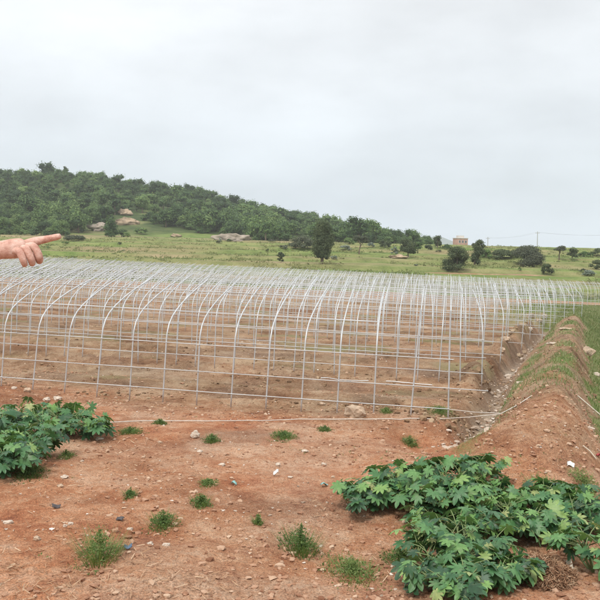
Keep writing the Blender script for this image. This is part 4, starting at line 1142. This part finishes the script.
for k, sx in enumerate((-.7, .7)):
    for (a, b_), lb in (((poles[0], poles[2]), 'thin power cable running right from the taller pole'), ((poles[1], poles[0]), 'thin power cable strung between the two distant poles')):
        t = np.linspace(0, 1, 15); P = np.stack([a[0] + (b_[0] - a[0]) * t + sx, a[1] + (b_[1] - a[1]) * t, a[2] + (b_[2] - a[2]) * t - .28 - 3.2 * t * (1 - t)], -1)
        m = MB(); m.tube(P, .011, 4); tag(m.build('power_cable', M_WIRE), lb, 'cable', 'cables between the ' + ('right pair' if b_ is poles[2] else 'left pair') + ' of poles')

# ------------------------------------------------------------------ the pointing person beside the camera
M_SKIN, n, l, b, o = new_mat('skin')
t = n.new('ShaderNodeTexCoord')
l.new(rampn(n, l, mathn(n, l, 'ADD', mathn(n, l, 'MULTIPLY', noise(n, l, 30, 4, .6, t.outputs['Object']), .6), mathn(n, l, 'MULTIPLY', noise(n, l, 95, 4, .6, t.outputs['Object']), .4)), [(.38, (.47, .235, .175)), (.5, (.60, .355, .275)), (.61, (.70, .47, .39))]), b.inputs['Base Color'])
b.inputs['Roughness'].default_value = .5; b.inputs['Subsurface Weight'].default_value = .12; b.inputs['Subsurface Radius'].default_value = (.012, .005, .003); b.inputs['Subsurface Scale'].default_value = 1.0
bump(n, l, b, mathn(n, l, 'ADD', noise(n, l, 260, 4, .65, t.outputs['Object']), noise(n, l, 60, 3, .6, t.outputs['Object'])), .5, .004)
M_NAIL = simple('fingernail', (.62, .38, .32), .3, .05, 10)
M_SHIRT = simple('shirt_cloth', (.34, .38, .44), .85, .12, 14)
M_TROUS = simple('trouser_cloth', (.06, .065, .08), .85, .15, 14)
M_HAIR = simple('black_hair', (.02, .017, .015), .6, .3, 40)
M_SHOE = simple('shoe_leather', (.05, .04, .035), .5, .2, 20)

def skinned(name, chains, mat, parent=None, sub=2, fat=1.0):
    """chains: lists of (point, radius); first point of a chain may be ('ref', index) into the shared vertices"""
    P, Rr, E_ = [], [], []
    for ch in chains:
        prev = None
        for it in ch:
            if isinstance(it, int): prev = it; continue
            p, r_ = it
            P.append(p); Rr.append(r_); i_ = len(P) - 1
            if prev is not None: E_.append((prev, i_))
            prev = i_
    me = bpy.data.meshes.new(name); me.from_pydata([tuple(p) for p in P], E_, []); me.materials.append(mat)
    ob = link(bpy.data.objects.new(name, me), parent)
    md = ob.modifiers.new('skin', 'SKIN'); md.use_smooth_shade = True
    lay = me.skin_vertices[0].data
    seen = set()
    adj = {}
    for a, b_ in E_: adj.setdefault(a, []).append(b_); adj.setdefault(b_, []).append(a)
    for i_, r_ in enumerate(Rr):
        lay[i_].radius = (r_ * fat, r_ * fat) if not isinstance(r_, tuple) else r_
    comp = {}
    for i_ in range(len(P)):
        if i_ in comp: continue
        lay[i_].use_root = True; stack = [i_]
        while stack:
            q_ = stack.pop()
            if q_ in comp: continue
            comp[q_] = i_; stack += adj.get(q_, [])
    ss = ob.modifiers.new('subdivision', 'SUBSURF'); ss.levels = sub; ss.render_levels = sub
    return ob

D0 = 2.45
def hp(px, py, d=D0):
    v = ray(px, py); return np.array([v[0] * d, d, H + v[2] * d])
mm = D0 / F
GB = gz(-1.3, 2.6)
sh_r = np.array([-1.33, 2.60, GB + 1.375]); 
pel = np.array([-1.50, 2.66, GB + .93])
wrist = hp(2, 249.6); elbow = np.array([-1.06, 2.54, wrist[2] - .035])
neck = np.array([-1.50, 2.63, GB + 1.44]); head = np.array([-1.49, 2.61, GB + 1.60])
person = empty('person', (pel[0], pel[1], GB)); tag(person, 'person standing beyond the left edge, arm stretched out and index finger pointing right', 'person')
def loc_(p): return np.asarray(p) - np.array(person.location)
kn = [hp(35.5, 241.2, D0 + .020), hp(34.0, 245.5, D0 + .004), hp(26.5, 248.3, D0 - .014), hp(19.5, 251.0, D0 - .026)]
pal = hp(17, 248.6, D0)
V3 = lambda p, r_: (loc_(p), r_)
chains = [
 [V3(pel, .135), V3(pel + (0, 0, .2), .125), V3(pel + (0, 0, .36), .145), V3(neck + (0, 0, -.05), .075), V3(neck, .055), V3(head + (0, 0, -.06), .065), V3(head + (.005, 0, .02), .088), V3(head + (0, 0, .085), .06)],
 [2, V3(sh_r, .062), V3((sh_r + elbow) / 2, .046), V3(elbow, .038), V3((elbow * .6 + wrist * .4), .041), V3(wrist * .85 + elbow * .15, .031), V3(wrist, .0285), V3(pal, (.0250, .0350)), V3(hp(28, 246.0, D0 + .002), (.0200, .0260))],
 [2, V3(pel + (-.20, .02, .42), .062), V3(pel + (-.27, .03, .16), .045), V3(pel + (-.27, -.06, -.06), .036), V3(pel + (-.26, -.12, -.13), .03)],
 [0, V3(pel + (.09, 0, -.08), .09), V3(pel + (.10, -.02, -.46), .06), V3(pel + (.10, .02, -.84), .042), V3(pel + (.12, -.10, -.89), .035)],
 [0, V3(pel + (-.09, 0, -.08), .09), V3(pel + (-.11, -.02, -.46), .06), V3(pel + (-.11, .02, -.84), .042), V3(pel + (-.12, -.10, -.89), .035)],
]
# fingers: each its own chain rooted in the palm
idx_tip = hp(61.0, 235.9, D0 + .016)
chains.append([V3(hp(22, 245.0, D0 + .010), .0135), V3(kn[0], .0150), V3(hp(41.5, 240.3, D0 + .021), .0118), V3(hp(47.0, 239.0, D0 + .021), .0122), V3(hp(51.0, 238.2, D0 + .02), .0104), V3(hp(55.0, 237.3, D0 + .02), .0108), V3(hp(59.0, 236.4, D0 + .017), .0096), V3(idx_tip, .0074)])
chains.append([V3(hp(22, 247.5, D0 + .004), .0130), V3(kn[1], .0146), V3(hp(37.6, 252.5, D0 - .004), .0124), V3(hp(40.0, 258.6, D0 - .002), .0120), V3(hp(39.6, 261.6, D0 + .014), .0110), V3(hp(38.2, 259.5, D0 + .032), .0090)])
chains.append([V3(hp(17, 249, D0 - .002), .0126), V3(kn[2], .0136), V3(hp(29.6, 255.5, D0 - .020), .0118), V3(hp(32.0, 261.6, D0 - .020), .0114), V3(hp(32.4, 264.0, D0 - .004), .0104), V3(hp(31.5, 262.0, D0 + .016), .0086)])
chains.append([V3(hp(11, 250.5, D0 - .004), .0120), V3(kn[3], .0126), V3(hp(22.4, 258.0, D0 - .032), .0108), V3(hp(24.4, 263.2, D0 - .032), .0102), V3(hp(24.8, 265.0, D0 - .018), .0092), V3(hp(24.0, 263.2, D0 + .000), .0076)])
# thumb, folded under the palm on the far side, its tip against the middle finger
chains.append([V3(hp(12, 249, D0 + .020), .0160), V3(hp(24, 252.5, D0 + .034), .0140), V3(hp(33, 256.5, D0 + .036), .0122), V3(hp(39.0, 259.0, D0 + .030), .0096)])
body = skinned('body', chains, M_SKIN, person, 2)
# nail of the index finger, lying on its upper side
m = MB(); c0 = loc_(hp(58.9, 236.4, D0 + .017)); ax = (idx_tip - hp(52.5, 237.8, D0 + .02)); ax /= np.linalg.norm(ax)
upn = np.array([0, -.35, 1.0]); upn -= ax * upn.dot(ax); upn /= np.linalg.norm(upn); sdn = np.cross(ax, upn)
G = []
for u_ in np.linspace(-1, 1, 6):
    for v_ in np.linspace(-1, 1, 5): G.append(c0 + ax * u_ * .0055 + sdn * v_ * .0042 * (1 - .15 * u_ * u_) + upn * (.0083 - .0022 * v_ * v_ - .0008 * u_))
I_ = np.arange(30).reshape(6, 5); m.add(G, np.stack([I_[:-1, :-1], I_[:-1, 1:], I_[1:, 1:], I_[1:, :-1]], -1).reshape(-1, 4))
m.build('fingernail', M_NAIL, person, True)
# clothing and hair
skinned('shirt', [
 [V3(pel + (0, 0, -.10), .158), V3(pel + (0, 0, .2), .148), V3(pel + (0, 0, .36), .165), V3(neck + (0, 0, -.03), .072)],
 [2, V3(sh_r, .082), V3(sh_r * .45 + elbow * .55, .064)],
 [2, V3(pel + (-.20, .02, .42), .082), V3(pel + (-.26, .03, .22), .064)]], M_SHIRT, person, 2)
skinned('trousers', [
 [V3(pel + (0, 0, .06), .145), V3(pel + (0, 0, -.03), .14)],
 [1, V3(pel + (.09, 0, -.10), .105), V3(pel + (.10, -.02, -.46), .078), V3(pel + (.10, .02, -.84), .062)],
 [1, V3(pel + (-.09, 0, -.10), .105), V3(pel + (-.11, -.02, -.46), .078), V3(pel + (-.11, .02, -.84), .062)]], M_TROUS, person, 2)
skinned('hair', [[V3(head + (-.03, .03, .0), .075), V3(head + (-.015, .012, .06), .092), V3(head + (.0, -.005, .10), .062)]], M_HAIR, person, 2)
for sx in (.11, -.115):
    skinned('shoe', [[V3(pel + (sx, .05, -.885), (.042, .05)), V3(pel + (sx, -.05, -.895), (.035, .048)), V3(pel + (sx + .005, -.15, -.90), (.028, .045))]], M_SHOE, person, 2)
m = MB()
for sx in (-.031, .031):       # eyes
    th = np.linspace(0, np.pi, 7); ph = np.arange(10) * np.pi / 5
    Q = np.array([(math.sin(a) * math.cos(p), math.sin(a) * math.sin(p), math.cos(a)) for a in th for p in ph]) * .012 + loc_(head + (sx, -.078, .01))
    i = np.arange(6)[:, None] * 10; j = np.arange(10)[None]; j2 = (j + 1) % 10
    m.add(Q, np.stack([i + j, i + 10 + j, i + 10 + j2, i + j2], -1).reshape(-1, 4))
m.build('eyes', M_WHITE, person, True)
skinned('nose', [[V3(head + (0, -.08, .005), .008), V3(head + (0, -.098, -.025), .012), V3(head + (0, -.085, -.032), .01)]], M_SKIN, person, 2)
skinned('mouth', [[V3(head + (-.022, -.078, -.058), .005), V3(head + (0, -.086, -.058), .007), V3(head + (.022, -.078, -.058), .005)]], simple('lips', (.42, .18, .15), .5, .1, 20), person, 2)
skinned('ears', [[V3(head + (.088, .0, -.02), .008), V3(head + (.094, .008, .01), .012)], [V3(head + (-.088, .0, -.02), .008), V3(head + (-.094, .008, .01), .012)]], M_SKIN, person, 2)

# ------------------------------------------------------------------ thin haze over the whole valley
HAZE = 0.00030
m = MB(); m.box((-2600, -30, -25), (3000, 3000, 95))
hz_m = bpy.data.materials.new('haze'); hz_m.use_nodes = True
hn = hz_m.node_tree.nodes; hn.clear()
ho = hn.new('ShaderNodeOutputMaterial'); hv = hn.new('ShaderNodeVolumePrincipled')
hv.inputs['Color'].default_value = (.93, .96, 1.0, 1); hv.inputs['Density'].default_value = HAZE; hv.inputs['Anisotropy'].default_value = .2
hz_m.node_tree.links.new(hv.outputs[0], ho.inputs['Volume'])
o_ = m.build('haze', hz_m); o_['kind'] = 'stuff'; tag(o_, 'thin pale haze filling the valley air', 'haze')
